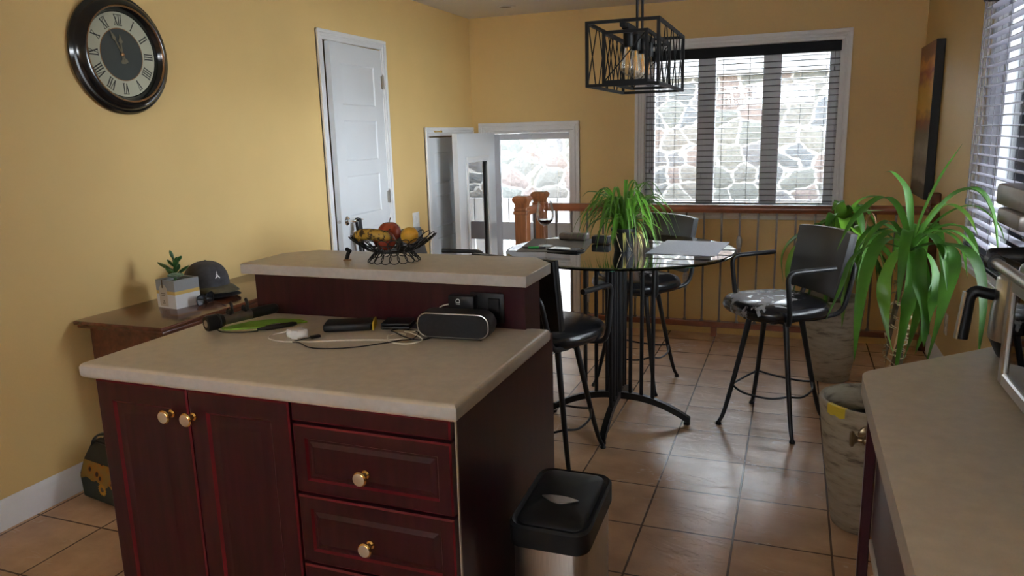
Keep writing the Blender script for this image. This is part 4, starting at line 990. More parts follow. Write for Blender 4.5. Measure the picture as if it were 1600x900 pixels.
mb.faces(vs, [(0, 1, N_ - 1)] + tb_ + [(13, 14, 15)] + [(i, (i + 1) % N_, N_ + (i + 1) % N_, N_ + i) for i in range(N_)])
mb.build('push_plate', M['steel'], flap)['label'] = 'brushed metal leaf-shaped push plate'

# ------------------------------------------------------------------ desk by the left wall
DZ = 0.715
dk = thing('writing_desk', 'mahogany side desk with a moulded top against the yellow left wall', 'desk', (-2.5, 2.75, 0))
mb = MB(); mb.box(XL + 0.012, -2.255, 2.118, 3.35, DZ - 0.018, DZ, 0.006, 3); mb.build('desk_top', M['desk'], dk)
mb = MB(); mb.box(XL + 0.02, -2.263, 2.128, 3.34, DZ - 0.032, DZ - 0.0185, 0.005, 2); mb.build('top_moulding', M['desk'], dk)
mb = MB(); mb.box(XL + 0.045, -2.295, 2.165, 3.30, DZ - 0.19, DZ - 0.0325, 0.002, 1); mb.build('apron', M['desk'], dk)
for y0, y1 in ((2.215, 2.70), (2.75, 3.24)):
    mb = MB(); mb.box(-2.294, -2.282, y0, y1, DZ - 0.172, DZ - 0.052, 0.004, 2); mb.panel((-2.282, y0 + 0.015, DZ - 0.158), (0, 1, 0), (0, 0, 1), (1, 0, 0), y1 - y0 - 0.03, 0.092, [(0, 0), (0.004, 0.004), (0.010, 0.004), (0.016, 0.001), (0.02, 0.001)])
    d_ = mb.build('drawer', M['desk_front'], dk)
    mb = MB(); mb.lathe([(0, 0), (0.006, 0), (0.005, 0.012), (0.011, 0.018), (0.011, 0.024), (0, 0.027)], (-2.280, (y0 + y1) / 2, DZ - 0.112), 16, Matrix.Rotation(pi / 2, 4, 'Y')); mb.build('knob', M['iron'], d_)
for x in (XL + 0.07, -2.325):
    for y in (2.19, 3.275):
        mb = MB(); mb.tube([(x, y, 0), (x, y, 0.10), (x, y, 0.50), (x, y, DZ - 0.19)], [0.013 * 1.41, 0.015 * 1.41, 0.024 * 1.41, 0.024 * 1.41], 4); xform(mb, Matrix.Translation((x, y, 0)) @ Matrix.Rotation(pi / 4, 4, 'Z') @ Matrix.Translation((-x, -y, 0))); mb.build('leg', M['desk'], dk)

# cube planter with succulents
def planter_mat():
    m, nt, b = new_mat('banded_concrete_planter')
    tc = nt.nodes.new('ShaderNodeTexCoord'); s = nt.nodes.new('ShaderNodeSeparateXYZ'); nt.links.new(tc.outputs['Object'], s.inputs[0])
    mr = nt.nodes.new('ShaderNodeMath'); mr.operation = 'DIVIDE'; mr.inputs[1].default_value = 0.125; nt.links.new(s.outputs[2], mr.inputs[0])
    r = nt.nodes.new('ShaderNodeValToRGB'); r.color_ramp.interpolation = 'CONSTANT'; e = r.color_ramp.elements
    e[0].position = 0; e[0].color = (0.62, 0.62, 0.62, 1); e[1].position = 0.48; e[1].color = (0.60, 0.40, 0.12, 1); q = e.new(0.60); q.color = (0.27, 0.28, 0.29, 1)
    nt.links.new(mr.outputs[0], r.inputs[0]); nt.links.new(r.outputs[0], b.inputs['Base Color']); b.inputs['Roughness'].default_value = 0.75
    return m
M['planter'] = planter_mat()
PC = Vector((-2.505, 2.468, DZ)); PA = radians(-9)
pt = thing('cube_planter', 'cube concrete planter with a gold band holding succulents on the desk', 'planter', PC)
PM = Matrix.Translation(PC) @ Matrix.Rotation(PA, 4, 'Z')
hw = 0.0615; mb = MB()
mb.box(-hw, hw, -hw, hw, 0, 0.005, 0, 1, PM)
for a0, a1, b0, b1 in ((-hw, hw, -hw, -hw + 0.012), (-hw, hw, hw - 0.012, hw), (-hw, -hw + 0.012, -hw + 0.012, hw - 0.012), (hw - 0.012, hw, -hw + 0.012, hw - 0.012)):
    mb.box(a0, a1, b0, b1, 0.005, 0.122, 0, 1, PM)
mb.build('pot', M['planter'], pt)
mb = MB(); mb.box(-hw + 0.012, hw - 0.012, -hw + 0.012, hw - 0.012, 0.09, 0.108, 0, 1, PM); mb.build('soil', M['soil'], pt)
M['tag_paper'] = pmat('cream_tag_card', (0.48, 0.42, 0.33), 0.8)
mb = MB(); tagp = [(-0.036, 0.008), (0.016, 0.008), (0.016, 0.085), (0.002, 0.100), (-0.022, 0.100), (-0.036, 0.085)]
mb.prism(tagp, 0.0003, 0.0015, 0, 1, PM @ Matrix(((1, 0, 0, -0.006), (0, 0, -1, -hw), (0, 1, 0, 0.0), (0, 0, 0, 1)))); tg = mb.build('paper_tag', M['tag_paper'], pt)
mb = MB(); mb.box(-0.019, -0.013, -hw - 0.0035, -hw - 0.0017, 0.088, 0.124, 0, 1, PM); mb.box(-0.019, -0.013, -hw - 0.0035, -hw + 0.02, 0.1222, 0.1238, 0, 1, PM); mb.build('leather_loop', M['bark'], tg)
mb = MB()
for z, w_ in ((0.062, 0.03), (0.054, 0.024), (0.020, 0.018)): mb.box(-0.016 - w_ / 2, -0.016 + w_ / 2, -hw - 0.0019, -hw - 0.0015, z, z + 0.0025, 0, 1, PM)
mb.box(-0.018, -0.013, -hw - 0.0019, -hw - 0.0015, 0.028, 0.033, 0, 1, PM); mb.build('print', M['bark'], tg)
def blob_leaf(mb, a, b, w, t=0.4):
    a, b = Vector(a), Vector(b); P_ = [a + (b - a) * k / 6 for k in range(7)]
    w *= 1.6; mb.tube(P_, [w * q for q in (0.35, 0.55, 0.8, 1.0, 1.0, 0.8, 0.25)], 8, flat=(t, 1))
mb = MB(); q = lambda x, y, z: PM @ Vector((x, y, z))
stem = [q(-0.012, 0.0, 0.105), q(-0.010, 0.0, 0.145), q(-0.002, 0.0, 0.175), q(-0.004, -0.004, 0.205)]
mb.tube(stem, [0.006, 0.006, 0.005, 0.004], 8)
for a, b, w_ in (((-0.01, 0, 0.15), (-0.105, -0.01, 0.186), 0.008), ((-0.004, 0, 0.2), (-0.012, -0.01, 0.245), 0.006), ((0, 0, 0.17), (0.02, -0.005, 0.215), 0.012), ((0.01, 0, 0.19), (0.045, 0.0, 0.222), 0.008), ((-0.004, -0.002, 0.17), (-0.022, -0.02, 0.205), 0.010), ((-0.012, -0.004, 0.125), (-0.038, -0.02, 0.178), 0.012), ((-0.008, -0.006, 0.125), (-0.002, -0.03, 0.165), 0.011), ((-0.008, 0, 0.13), (0.075, 0.01, 0.18), 0.009), ((-0.012, 0.0, 0.14), (-0.02, 0.03, 0.18), 0.011)):
    blob_leaf(mb, q(*a), q(*b), w_)
mb.build('jade_sprig', M['succ'], pt)
mb = MB(); rc = Vector((0.030, -0.026, 0.131))
for ring, (nl, ln, el) in enumerate(((9, 0.036, 0.35), (7, 0.027, 0.75), (5, 0.018, 1.15))):
    for k in range(nl):
        a = 2 * pi * k / nl + ring * 0.4; d_ = Vector((cos(a) * cos(el), sin(a) * cos(el), sin(el)))
        blob_leaf(mb, q(*(rc + d_ * 0.004)), q(*(rc + d_ * ln)), 0.0075, 0.45)
mb.build('rosette', M['succ_pale'], pt)

# cap
CC = Vector((-2.552, 2.685, DZ))
M['cap'] = pmat('washed_charcoal_cotton', (0.048, 0.046, 0.052), 0.85, var=0.3, scale=30, bump=0.1, bscale=400)
M['cap_brim'] = pmat('faded_olive_brim', (0.085, 0.078, 0.052), 0.85, var=0.2, scale=30)
CA = radians(-14)     # facing direction of the peaks
CMX = Matrix.Translation(CC) @ Matrix.Rotation(CA, 4, 'Z')
def crown_r(a): return 0.106 + 0.012 * cos(2 * a)
def crown_pt(a, el, lift, h, k=1.0):
    rr = crown_r(a) * cos(el) ** 0.78 * k
    return CMX @ Vector((rr * cos(a) + 0.012 * sin(el), rr * sin(a), lift + h * sin(el)))
def crown(mb, lift, h, k, skirt):
    RN = 12; SG = 36; vs = [crown_pt(2 * pi * j / SG, 0, lift - skirt, h, k) for j in range(SG)]; fs = []
    for i in range(RN): vs += [crown_pt(2 * pi * j / SG, min(i / (RN - 1) * pi / 2, pi / 2 - 0.02), lift, h, k) for j in range(SG)]
    for i in range(RN): fs += [(i * SG + j, i * SG + (j + 1) % SG, (i + 1) * SG + (j + 1) % SG, (i + 1) * SG + j) for j in range(SG)]
    fs.append(tuple(range(RN * SG, (RN + 1) * SG)))
    mb.faces(vs, fs)
def visor(mb, z0, dz, length, th):
    n = 16; vs = []; fs = []
    for k in range(n + 1):
        a = radians(-68 + 136 * k / n); q2 = (abs(k / n - 0.5) * 2)
        base = Vector((crown_r(a) * cos(a) * 0.99, crown_r(a) * sin(a) * 0.99, z0 - 0.006 * q2 ** 2))
        ext = length * (1 - q2 ** 2.6); tip = Vector((base.x + ext, base.y, z0 + dz * ext / length - 0.022 * q2 ** 2))
        mid = (base + tip) / 2 + Vector((0, 0, 0.006))
        for p in (base, mid, tip): vs.append(CMX @ p)
        for p in (base, mid, tip): vs.append(CMX @ (p - Vector((0, 0, th))))
    for k in range(n):
        b0, b1 = 6 * k, 6 * k + 6
        fs += [(b0, b0 + 1, b1 + 1, b1), (b0 + 1, b0 + 2, b1 + 2, b1 + 1), (b0 + 3, b1 + 3, b1 + 4, b0 + 4), (b0 + 4, b1 + 4, b1 + 5, b0 + 5), (b0 + 2, b0 + 5, b1 + 5, b1 + 2), (b0, b1, b1 + 3, b0 + 3)]
    mb.faces(vs, fs)
cb = thing('baseball_cap', 'black baseball cap lying underneath the faded charcoal cap', 'cap', CC)
mb = MB(); crown(mb, 0.028, 0.085, 0.975, 0.026); mb.build('crown', M['black_soft'], cb, angle=60)
mb = MB(); visor(mb, 0.026, -0.004, 0.100, 0.004); mb.build('brim', M['black_soft'], cb, angle=50)
cp = thing('baseball_cap', 'faded charcoal baseball cap with a small white leaping emblem stacked on a black cap', 'cap', CC + Vector((0, 0, 0.03)))
LIFT, HC = 0.050, 0.110
mb = MB(); crown(mb, LIFT, HC, 1.0, 0.020); mb.ball(CMX @ Vector((0.012, 0, LIFT + HC + 0.001)), (0.007, 0.007, 0.004), 10, 6); mb.build('crown', M['cap'], cp, angle=60)
mb = MB(); visor(mb, 0.052, -0.014, 0.090, 0.004); mb.build('brim', M['cap_brim'], cp, angle=50)
# emblem: leaping figure silhouette, thin appliqué on the crown front
emb = [[(-0.001, 0.014), (0.002, 0.014), (0.0025, 0.003), (-0.002, 0.003)], [(-0.002, 0.004), (0.0025, 0.004), (0.011, -0.008), (0.0085, -0.0095), (0.000, -0.002)], [(-0.002, 0.004), (0.001, -0.001), (-0.0095, -0.009), (-0.012, -0.007)], [(0.000, 0.011), (-0.0075, 0.004), (-0.006, 0.0025), (0.001, 0.007)], [(0.0005, 0.012), (0.001, 0.0195), (0.0025, 0.0195), (0.003, 0.012)]]
mb = MB(); ea = radians(-6)
for poly in emb:
    vv = []
    for u, v in poly:
        vv.append(crown_pt(ea + u / 0.106, 0.46 + v / 0.085, LIFT + 0.0008, HC, 1.012))
    mb.faces(vv, [tuple(range(len(vv)))])
mb.build('emblem', M['white_plastic'], cp)['label'] = 'small white leaping-figure emblem'

sg = thing('sunglasses', 'dark sunglasses with thin opened arms lying before the stacked caps', 'sunglasses', (-2.30, 2.50, DZ))
SM = Matrix.Translation((-2.408, 2.520, DZ)) @ Matrix.Rotation(radians(190), 4, 'Z')
M['lens'] = pmat('dark_mirror_lens', (0.02, 0.02, 0.025), 0.06, var=0.1)
for s in (-1, 1):
    mb = MB(); ring = [SM @ Vector((0.004 * abs(x) / 0.03, x + s * 0.034, y + 0.023)) for x, y in rrect(0.056, 0.042, 0.018, 5)]
    mb.faces(ring, [tuple(range(len(ring)))]); bmesh.ops.solidify(mb.bm, geom=list(mb.bm.faces), thickness=0.002); mb.build('lens', M['lens'], sg)
mb = MB()
for s in (-1, 1):
    mb.tube([SM @ Vector((0, x + s * 0.034, y + 0.023)) for x, y in rrect(0.058, 0.044, 0.018, 5)], 0.0022, 6, closed=True)
mb.tube([SM @ Vector((0, -0.008, 0.03)), SM @ Vector((0, 0, 0.034)), SM @ Vector((0, 0.008, 0.03))], 0.002, 6); mb.build('frame', M['black'], sg)
for s in (-1, 1):
    mb = MB(); mb.tube(spline([SM @ Vector((0.0, s * 0.064, 0.034)), SM @ Vector((-0.02, s * 0.066, 0.034)), SM @ Vector((-0.09, s * 0.064, 0.026)), SM @ Vector((-0.135, s * 0.06, 0.004))], 4), 0.0018, 6); mb.build('temple', M['black'], sg)
# sunflower lunch bag on the floor
def sunflower_mat():
    m, nt, b = new_mat('sunflower_print_cloth')
    tc = nt.nodes.new('ShaderNodeTexCoord')
    n = nt.nodes.new('ShaderNodeTexVoronoi'); n.inputs['Scale'].default_value = 22; nt.links.new(tc.outputs['Object'], n.inputs['Vector'])
    r = nt.nodes.new('ShaderNodeValToRGB'); e = r.color_ramp.elements; e[0].position = 0.20; e[0].color = (0.05, 0.02, 0.015, 1); e[1].position = 0.30; e[1].color = (0.50, 0.20, 0.02, 1); k = e.new(0.62); k.color = (0.40, 0.24, 0.05, 1)
    nt.links.new(n.outputs['Distance'], r.inputs[0]); 
    s = nt.nodes.new('ShaderNodeSeparateXYZ'); nt.links.new(tc.outputs['Object'], s.inputs[0])
    nz = nt.nodes.new('ShaderNodeTexNoise'); nz.inputs['Scale'].default_value = 14; nt.links.new(tc.outputs['Object'], nz.inputs['Vector'])
    ma = nt.nodes.new('ShaderNodeMath'); ma.operation = 'MULTIPLY_ADD'; ma.inputs[1].default_value = 0.09; nt.links.new(nz.outputs['Fac'], ma.inputs[0]); nt.links.new(s.outputs[2], ma.inputs[2])
    gt = nt.nodes.new('ShaderNodeMath'); gt.operation = 'GREATER_THAN'; gt.inputs[1].default_value = 0.135; nt.links.new(ma.outputs[0], gt.inputs[0])
    mx = nt.nodes.new('ShaderNodeMix'); mx.data_type = 'RGBA'; nt.links.new(gt.outputs[0], mx.inputs[0]); mx.inputs[6].default_value = (0.055, 0.065, 0.05, 1); nt.links.new(r.outputs[0], mx.inputs[7])
    nt.links.new(mx.outputs[2], b.inputs['Base Color']); b.inputs['Roughness'].default_value = 0.7
    return m
M['sunflower'] = sunflower_mat(); M['petal'] = pmat('sunflower_petal', (0.55, 0.25, 0.02), 0.7); M['dark_leather'] = pmat('black_bag_leather', (0.010, 0.011, 0.013), 0.35, var=0.2, scale=30)
GB = Vector((-2.54, 2.06, 0))
bg = thing('lunch_bag', 'small sunflower print bag with black handles on the floor by the baseboard', 'bag', GB)
BM_ = Matrix.Translation((-2.565, 1.995, 0)) @ Matrix.Rotation(radians(-10), 4, 'Z')
W_, D_, H_ = 0.235, 0.16, 0.165
def bq(x, y, z): return BM_ @ Vector((x, y, z))
mb = MB()   # body: box narrowing towards the zipped top; local front face y=0, x from -0.11
lo = [(-0.11, 0, 0.0), (0.13, 0, 0), (0.13, D_, 0), (-0.11, D_, 0)]; mi_ = [(-0.115, -0.004, 0.10), (0.135, -0.004, 0.10), (0.135, D_, 0.10), (-0.115, D_, 0.10)]; hi = [(-0.10, 0.012, H_), (0.12, 0.012, H_), (0.12, D_ - 0.012, H_), (-0.10, D_ - 0.012, H_)]; rp = [(-0.105, 0.06, 0.225), (0.125, 0.06, 0.225), (0.125, 0.1, 0.225), (-0.105, 0.1, 0.225)]
vs = [bq(*p) for p in lo + mi_ + hi + rp]; fs = [(3, 2, 1, 0), (12, 13, 14, 15)]
for q_ in range(3): fs += [(4 * q_ + i, 4 * q_ + (i + 1) % 4, 4 * q_ + 4 + (i + 1) % 4, 4 * q_ + 4 + i) for i in range(4)]
mb.faces(vs, fs); bmesh.ops.bevel(mb.bm, geom=list(mb.bm.edges), offset=0.006, segments=2, affect='EDGES'); mb.build('body', M['dark_leather'], bg)
mb = MB(); mb.faces([bq(-0.095, -0.0065, 0.012), bq(0.115, -0.0065, 0.012), bq(0.118, -0.0080, 0.10), bq(-0.098, -0.0080, 0.10), bq(0.105, 0.0075, H_ + 0.003), bq(-0.085, 0.0075, H_ + 0.003)], [(0, 1, 2, 3), (3, 2, 4, 5)])
bmesh.ops.solidify(mb.bm, geom=list(mb.bm.faces), thickness=-0.002); pr_ = mb.build('printed_front', M['sunflower'], bg); pr_['label'] = 'printed sunflower front'
mb = MB(); c0 = Vector((0.045, -0.0085, 0.068)); pts_ = []
for k in range(32): 
    rr = 0.030 if k % 2 == 0 else 0.021; a = 2 * pi * k / 32; pts_.append(bq(c0.x + rr * cos(a), c0.y, c0.z + rr * sin(a)))
mb.faces(pts_, [tuple(range(32))]); mb.mat(1).faces([bq(c0.x + 0.011 * cos(2 * pi * k / 16), c0.y - 0.0008, c0.z + 0.011 * sin(2 * pi * k / 16)) for k in range(16)], [tuple(range(16))])
mb.build('sunflower_print', [M['petal'], M['bark']], pr_)
for y in (0.055, 0.105):
    mb = MB(); mb.tube(spline([bq(-0.09, y, 0.17), bq(-0.085, y, 0.225), bq(-0.04, y, 0.262), bq(0.03, y, 0.275), bq(0.09, y, 0.255), bq(0.115, y, 0.17)], 6), 0.009, 8, flat=(0.5, 1.2)); mb.build('handle', M['dark_leather'], bg)

# ------------------------------------------------------------------ wall clock
CKY, CKZ = 2.522, 1.790
ck = thing('wall_clock', 'round black wall clock with Roman numerals on the yellow wall', 'clock', (XL, CKY, CKZ))
RXm = Matrix(((0, 0, 1, 0), (1, 0, 0, 0), (0, 1, 0, 0), (0, 0, 0, 1)))   # lathe axis +x; local x -> y, local y -> z
cpos = Vector((XL, CKY, CKZ))
M['clock_black'] = pmat('glossy_black_lacquer', (0.006, 0.006, 0.007), 0.16, var=0.1, spec=0.6)
M['bronze'] = pmat('aged_bronze_line', (0.30, 0.15, 0.06), 0.35, 0.8)
mb = MB(); mb.lathe([(r_ * 1.04, z_) for r_, z_ in [(0, 0.001), (0.225, 0.001), (0.238, 0.008), (0.240, 0.020), (0.232, 0.032), (0.224, 0.034), (0.221, 0.040), (0.210, 0.052), (0.194, 0.057), (0.186, 0.054), (0.181, 0.046), (0.176, 0.040), (0.172, 0.030), (0.170, 0.020), (0, 0.020)]], cpos, 72, RXm); mb.build('case', M['clock_black'], ck)
mb = MB(); mb.lathe([(0.192, 0.0525), (0.1945, 0.0578), (0.1985, 0.0578), (0.199, 0.0545)], cpos, 72, RXm); mb.build('bezel_ring', M['bronze'], ck)['label'] = 'bronze bezel line'
M['dial'] = pmat('aged_cream_dial', (0.50, 0.50, 0.38), 0.5, var=0.05, scale=10); M['dial_dark'] = pmat('dark_slate_dial_centre', (0.038, 0.045, 0.040), 0.5, var=0.1, scale=12)
mb = MB(); mb.lathe([(0, 0.0205), (0.174, 0.0205), (0.174, 0.0225), (0, 0.0225)], cpos, 64, RXm); dl = mb.build('dial', M['dial'], ck)
mb = MB(); mb.lathe([(0, 0.0226), (0.106, 0.0226), (0.106, 0.0232), (0, 0.0232)], cpos, 64, RXm); mb.build('dial_centre', M['dial_dark'], dl)['label'] = 'dark centre disc'
mb = MB(); mb.lathe([(0.106, 0.0226), (0.109, 0.0226), (0.109, 0.0236), (0.106, 0.0236)], cpos, 64, RXm, close=True); mb.build('dial_ring', M['bronze'], dl)
M['ink'] = pmat('black_numeral_ink', (0.02, 0.02, 0.018), 0.5)
def clk(u, v, d): return Vector((XL + d, CKY + u, CKZ + v))
NUM = ['XII', 'I', 'II', 'III', 'IIII', 'V', 'VI', 'VII', 'VIII', 'IX', 'X', 'XI']
def stroke(p0, p1, w, fr):
    (a0, b0), (a1, b1) = p0, p1; dx, dy = a1 - a0, b1 - b0; L_ = sqrt(dx * dx + dy * dy); nx, ny = -dy / L_ * w / 2, dx / L_ * w / 2
    q4 = [(a0 + nx, b0 + ny), (a0 - nx, b0 - ny), (a1 - nx, b1 - ny), (a1 + nx, b1 + ny)]
    mb.faces([fr(*p) for p in q4], [(0, 1, 2, 3)])
for i, s_ in enumerate(NUM):
    mb = MB(); ph = 2 * pi * i / 12; er = (sin(ph), cos(ph)); et = (cos(ph), -sin(ph)); rc_ = 0.141; hgt = 0.044
    fr = lambda u, v, er=er, et=et: clk(er[0] * (rc_ + v) + et[0] * u, er[1] * (rc_ + v) + et[1] * u, 0.0232)
    wid = {'I': 0.0105, 'V': 0.019, 'X': 0.019}; tot = sum(wid[c_] for c_ in s_); u = -tot / 2
    for c_ in s_:
        w_ = wid[c_]; a = u; b2 = u + w_; h2 = hgt / 2
        if c_ == 'I':
            stroke(((a + b2) / 2, -h2), ((a + b2) / 2, h2), 0.0052, fr)
            for v in (-h2, h2): stroke((a, v), (b2, v), 0.0024, fr)
        elif c_ == 'V':
            stroke((a + 0.003, h2), ((a + b2) / 2, -h2), 0.0056, fr); stroke((b2 - 0.002, h2), ((a + b2) / 2, -h2), 0.0028, fr); stroke((a, h2), (b2, h2), 0.0022, fr)
        else:
            stroke((a + 0.002, h2), (b2 - 0.002, -h2), 0.0056, fr); stroke((b2 - 0.002, h2), (a + 0.002, -h2), 0.0028, fr)
            for v in (-h2, h2): stroke((a, v), (b2, v), 0.0022, fr)
        u = b2
    mb.build('numeral', M['ink'], dl, angle=0)
M['hand'] = pmat('antique_pewter_hand', (0.22, 0.19, 0.13), 0.4, 0.6)
def clock_hand(ph, ln, tail, w, d, name):
    e = (sin(ph), cos(ph)); n_ = (cos(ph), -sin(ph)); mb = MB()
    prof = [(-tail, w * 0.6), (-tail * 0.75, w * 0.75), (-tail * 0.5, w * 0.25), (0, w * 0.35), (ln * 0.55, w * 0.22), (ln * 0.63, w * 0.75), (ln * 0.72, w * 0.55), (ln * 0.85, w * 0.2), (ln, w * 0.05)]
    L_ = [clk(e[0] * a + n_[0] * b, e[1] * a + n_[1] * b, d) for a, b in prof] + [clk(e[0] * a - n_[0] * b, e[1] * a - n_[1] * b, d) for a, b in prof[::-1]]
    n = len(L_); mb.faces(L_ + [p + Vector((0.0012, 0, 0)) for p in L_], [tuple(range(n))] + [tuple(range(n, 2 * n))[::-1]] + [(i, (i + 1) % n, n + (i + 1) % n, n + i) for i in range(n)])
    mb.build(name, M['hand'], ck)
clock_hand(2 * pi * (11.93 / 12), 0.082, 0.038, 0.016, 0.0262, 'hour_hand'); clock_hand(2 * pi * (55.3 / 60), 0.115, 0.038, 0.012, 0.0280, 'minute_hand')
mb = MB(); mb.lathe([(0, 0.0235), (0.008, 0.0235), (0.008, 0.0305), (0.004, 0.032), (0, 0.032)], cpos, 16, RXm); mb.build('pivot', M['bronze'], ck)

# canvas painting on the right wall
def painting_mat():
    m, nt, b = new_mat('sunset_surf_painting')
    tc = nt.nodes.new('ShaderNodeTexCoord'); s = nt.nodes.new('ShaderNodeSeparateXYZ'); nt.links.new(tc.outputs['Object'], s.inputs[0])
    n = nt.nodes.new('ShaderNodeTexNoise'); n.inputs['Scale'].default_value = 5; n.inputs['Detail'].default_value = 6
    mp = nt.nodes.new('ShaderNodeMapping'); mp.inputs['Scale'].default_value = (1, 1, 3); nt.links.new(tc.outputs['Object'], mp.inputs[0]); nt.links.new(mp.outputs[0], n.inputs['Vector'])
    ma = nt.nodes.new('ShaderNodeMath'); ma.operation = 'MULTIPLY_ADD'; ma.inputs[1].default_value = 0.16; nt.links.new(n.outputs['Fac'], ma.inputs[0]); nt.links.new(s.outputs[2], ma.inputs[2])
    r = nt.nodes.new('ShaderNodeValToRGB'); e = r.color_ramp.elements
    e[0].position = 0.0; e[0].color = (0.01, 0.01, 0.012, 1); e[1].position = 1.0; e[1].color = (0.25, 0.07, 0.02, 1)
    for p_, c_ in ((0.16, (0.015, 0.015, 0.018)), (0.20, (0.30, 0.31, 0.32)), (0.30, (0.16, 0.17, 0.18)), (0.38, (0.35, 0.35, 0.34)), (0.50, (0.14, 0.12, 0.12)), (0.57, (0.25, 0.05, 0.02)), (0.66, (0.75, 0.42, 0.04)), (0.80, (0.70, 0.36, 0.03)), (0.88, (0.30, 0.03, 0.02)), (0.95, (0.70, 0.30, 0.04))):
        q_ = e.new(p_); q_.color = (*c_, 1)
    nt.links.new(ma.outputs[0], r.inputs[0]); nt.links.new(r.outputs[0], b.inputs['Base Color']); b.inputs['Roughness'].default_value = 0.4
    return m
M['painting'] = painting_mat()
PX = XR - 0.055
cv = thing('canvas_painting', 'tall canvas of a fiery sunset over grey surf on the right wall', 'painting', (XR, 5.75, 0.93))
mb = MB(); mb.box(PX + 0.001, XR - 0.0015, 5.46, 6.06, 0.93, 1.93, 0.003, 1); mb.build('stretcher', M['black'], cv)
mb = MB(); mb.box(PX, PX + 0.001, 5.462, 6.058, 0.932, 1.928); mb.build('canvas', M['painting'], cv)

# ------------------------------------------------------------------ glass table
TC = Vector((-0.772, 3.492, 0)); TZ = 0.862
tb = thing('glass_table', 'round glass pub table on a black barred metal pedestal', 'table', TC)
mb = MB(); R_ = 0.545
mb.lathe([(0, TZ - 0.012), (R_ - 0.012, TZ - 0.012), (R_ - 0.012, TZ), (0, TZ)], TC, 96)
mb.mat(1).lathe([(R_ - 0.012, TZ - 0.012), (R_ - 0.003, TZ - 0.012), (R_, TZ - 0.009), (R_, TZ - 0.003), (R_ - 0.012, TZ)], TC, 96)
tt = mb.build('tabletop', [M['table_glass'], M['table_edge']], tb, angle=20)
mb = MB(); mb.cyl(TC + Vector((0, 0, 0.12)), TC + Vector((0, 0, TZ - 0.016)), 0.017, seg=16); mb.cyl(TC + Vector((0, 0, TZ - 0.035)), TC + Vector((0, 0, TZ - 0.0125)), 0.03, 0.055, 20); mb.build('centre_column', M['black_metal'], tb)
for k, ang_ in enumerate((radians(2), radians(92), radians(182), radians(270))):
    e = Vector((cos(ang_), sin(ang_), 0)); s = Vector((-sin(ang_), cos(ang_), 0)); L_ = 0.352
    mb = MB(); n = 14; vs = []
    def arch(t): return 0.020 + 0.105 * (1 - t ** 2.1)
    for i in range(n + 1):
        t = i / n; p = TC + e * (0.01 + (L_ - 0.01) * t); zt = arch(t); th = 0.032
        for sx, zz in ((-0.014, zt - th * 0.5), (0.014, zt - th * 0.5), (0.014, zt + th * 0.5), (-0.014, zt + th * 0.5)): vs.append(p + s * sx + Vector((0, 0, max(0.006, zz))))
    fs = [(0, 1, 2, 3), tuple(range(4 * n, 4 * n + 4))[::-1]]
    for i in range(n): fs += [(4 * i + q_, 4 * i + (q_ + 1) % 4, 4 * i + 4 + (q_ + 1) % 4, 4 * i + 4 + q_) for q_ in range(4)]
    mb.faces(vs, fs); mb.cyl(TC + e * (L_ - 0.015), TC + e * (L_ - 0.015) + Vector((0, 0, 0.012)), 0.016, seg=14)
    lg = mb.build('leg', M['black_metal'], tb)
    mb = MB(); p0 = TC + Vector((0, 0, TZ - 0.022)); mb.box(0, 0.19, -0.009, 0.009, 0, 0.0095, 0.002, 1, Matrix.Translation(p0) @ Matrix.Rotation(ang_, 4, 'Z')); mb.build('top_bracket', M['black_metal'], tb)
    for rr in (0.058, 0.113, 0.168):
        t = (rr - 0.01) / (L_ - 0.01)
        mb = MB(); mb.cyl(TC + e * rr + Vector((0, 0, arch(t))), TC + e * rr + Vector((0, 0, TZ - 0.02)), 0.0098, seg=12); mb.build('bar', M['black_metal'], tb)

# things on the table
M['mat_grey'] = pmat('grey_woven_placemat', (0.30, 0.30, 0.33), 0.7, var=0.15, scale=220); M['mat_taupe'] = pmat('taupe_woven_placemat', (0.15, 0.135, 0.115), 0.75, var=0.15, scale=220)
def placemat(c, ang_, w, d, mat, label, name='placemat'):
    t = thing(name, label, 'placemat', (c[0], c[1], TZ), 'placemats on the glass table')
    mb = MB(); mb.box(-w / 2, w / 2, -d / 2, d / 2, 0.0006, 0.0026, 0.0008, 1, Matrix.Translation((c[0], c[1], TZ)) @ Matrix.Rotation(ang_, 4, 'Z')); mb.build('mat', mat, t)
placemat((-0.452, 3.575), radians(-4), 0.31, 0.44, M['mat_grey'], 'light grey placemat at the right of the spider plant')
placemat((-1.10, 3.545), radians(8), 0.33, 0.43, M['mat_taupe'], 'taupe placemat under the wine glass')
WG = Vector((-1.146, 3.50, TZ + 0.0027))
wg = thing('wine_glass', 'stemmed glass with a little red wine on the taupe placemat', 'wine glass', WG)
mb = MB(); mb.lathe([(0, 0), (0.036, 0), (0.0365, 0.0015), (0.02, 0.005), (0.006, 0.012), (0.0042, 0.03), (0.0042, 0.085), (0.007, 0.096), (0.022, 0.108), (0.036, 0.122), (0.0445, 0.142), (0.0450, 0.158), (0.040, 0.190), (0.034, 0.222), (0.0335, 0.2225), (0.0393, 0.190), (0.0440, 0.158), (0.0435, 0.142), (0.035, 0.1235), (0.021, 0.110), (0, 0.099)], WG, 36); mb.build('goblet', M['wine_glass'], wg, angle=60)
M['wine'] = pmat('red_wine', (0.035, 0.004, 0.008), 0.05)
mb = MB(); mb.lathe([(0, 0.0995), (0.0205, 0.1105), (0.0345, 0.124), (0.0395, 0.131), (0, 0.131)], WG, 32); mb.build('wine', M['wine'], wg)
ph = thing('smartphone', 'black smartphone lying on the glass near the wine glass', 'phone', (-1.0, 3.40, TZ))
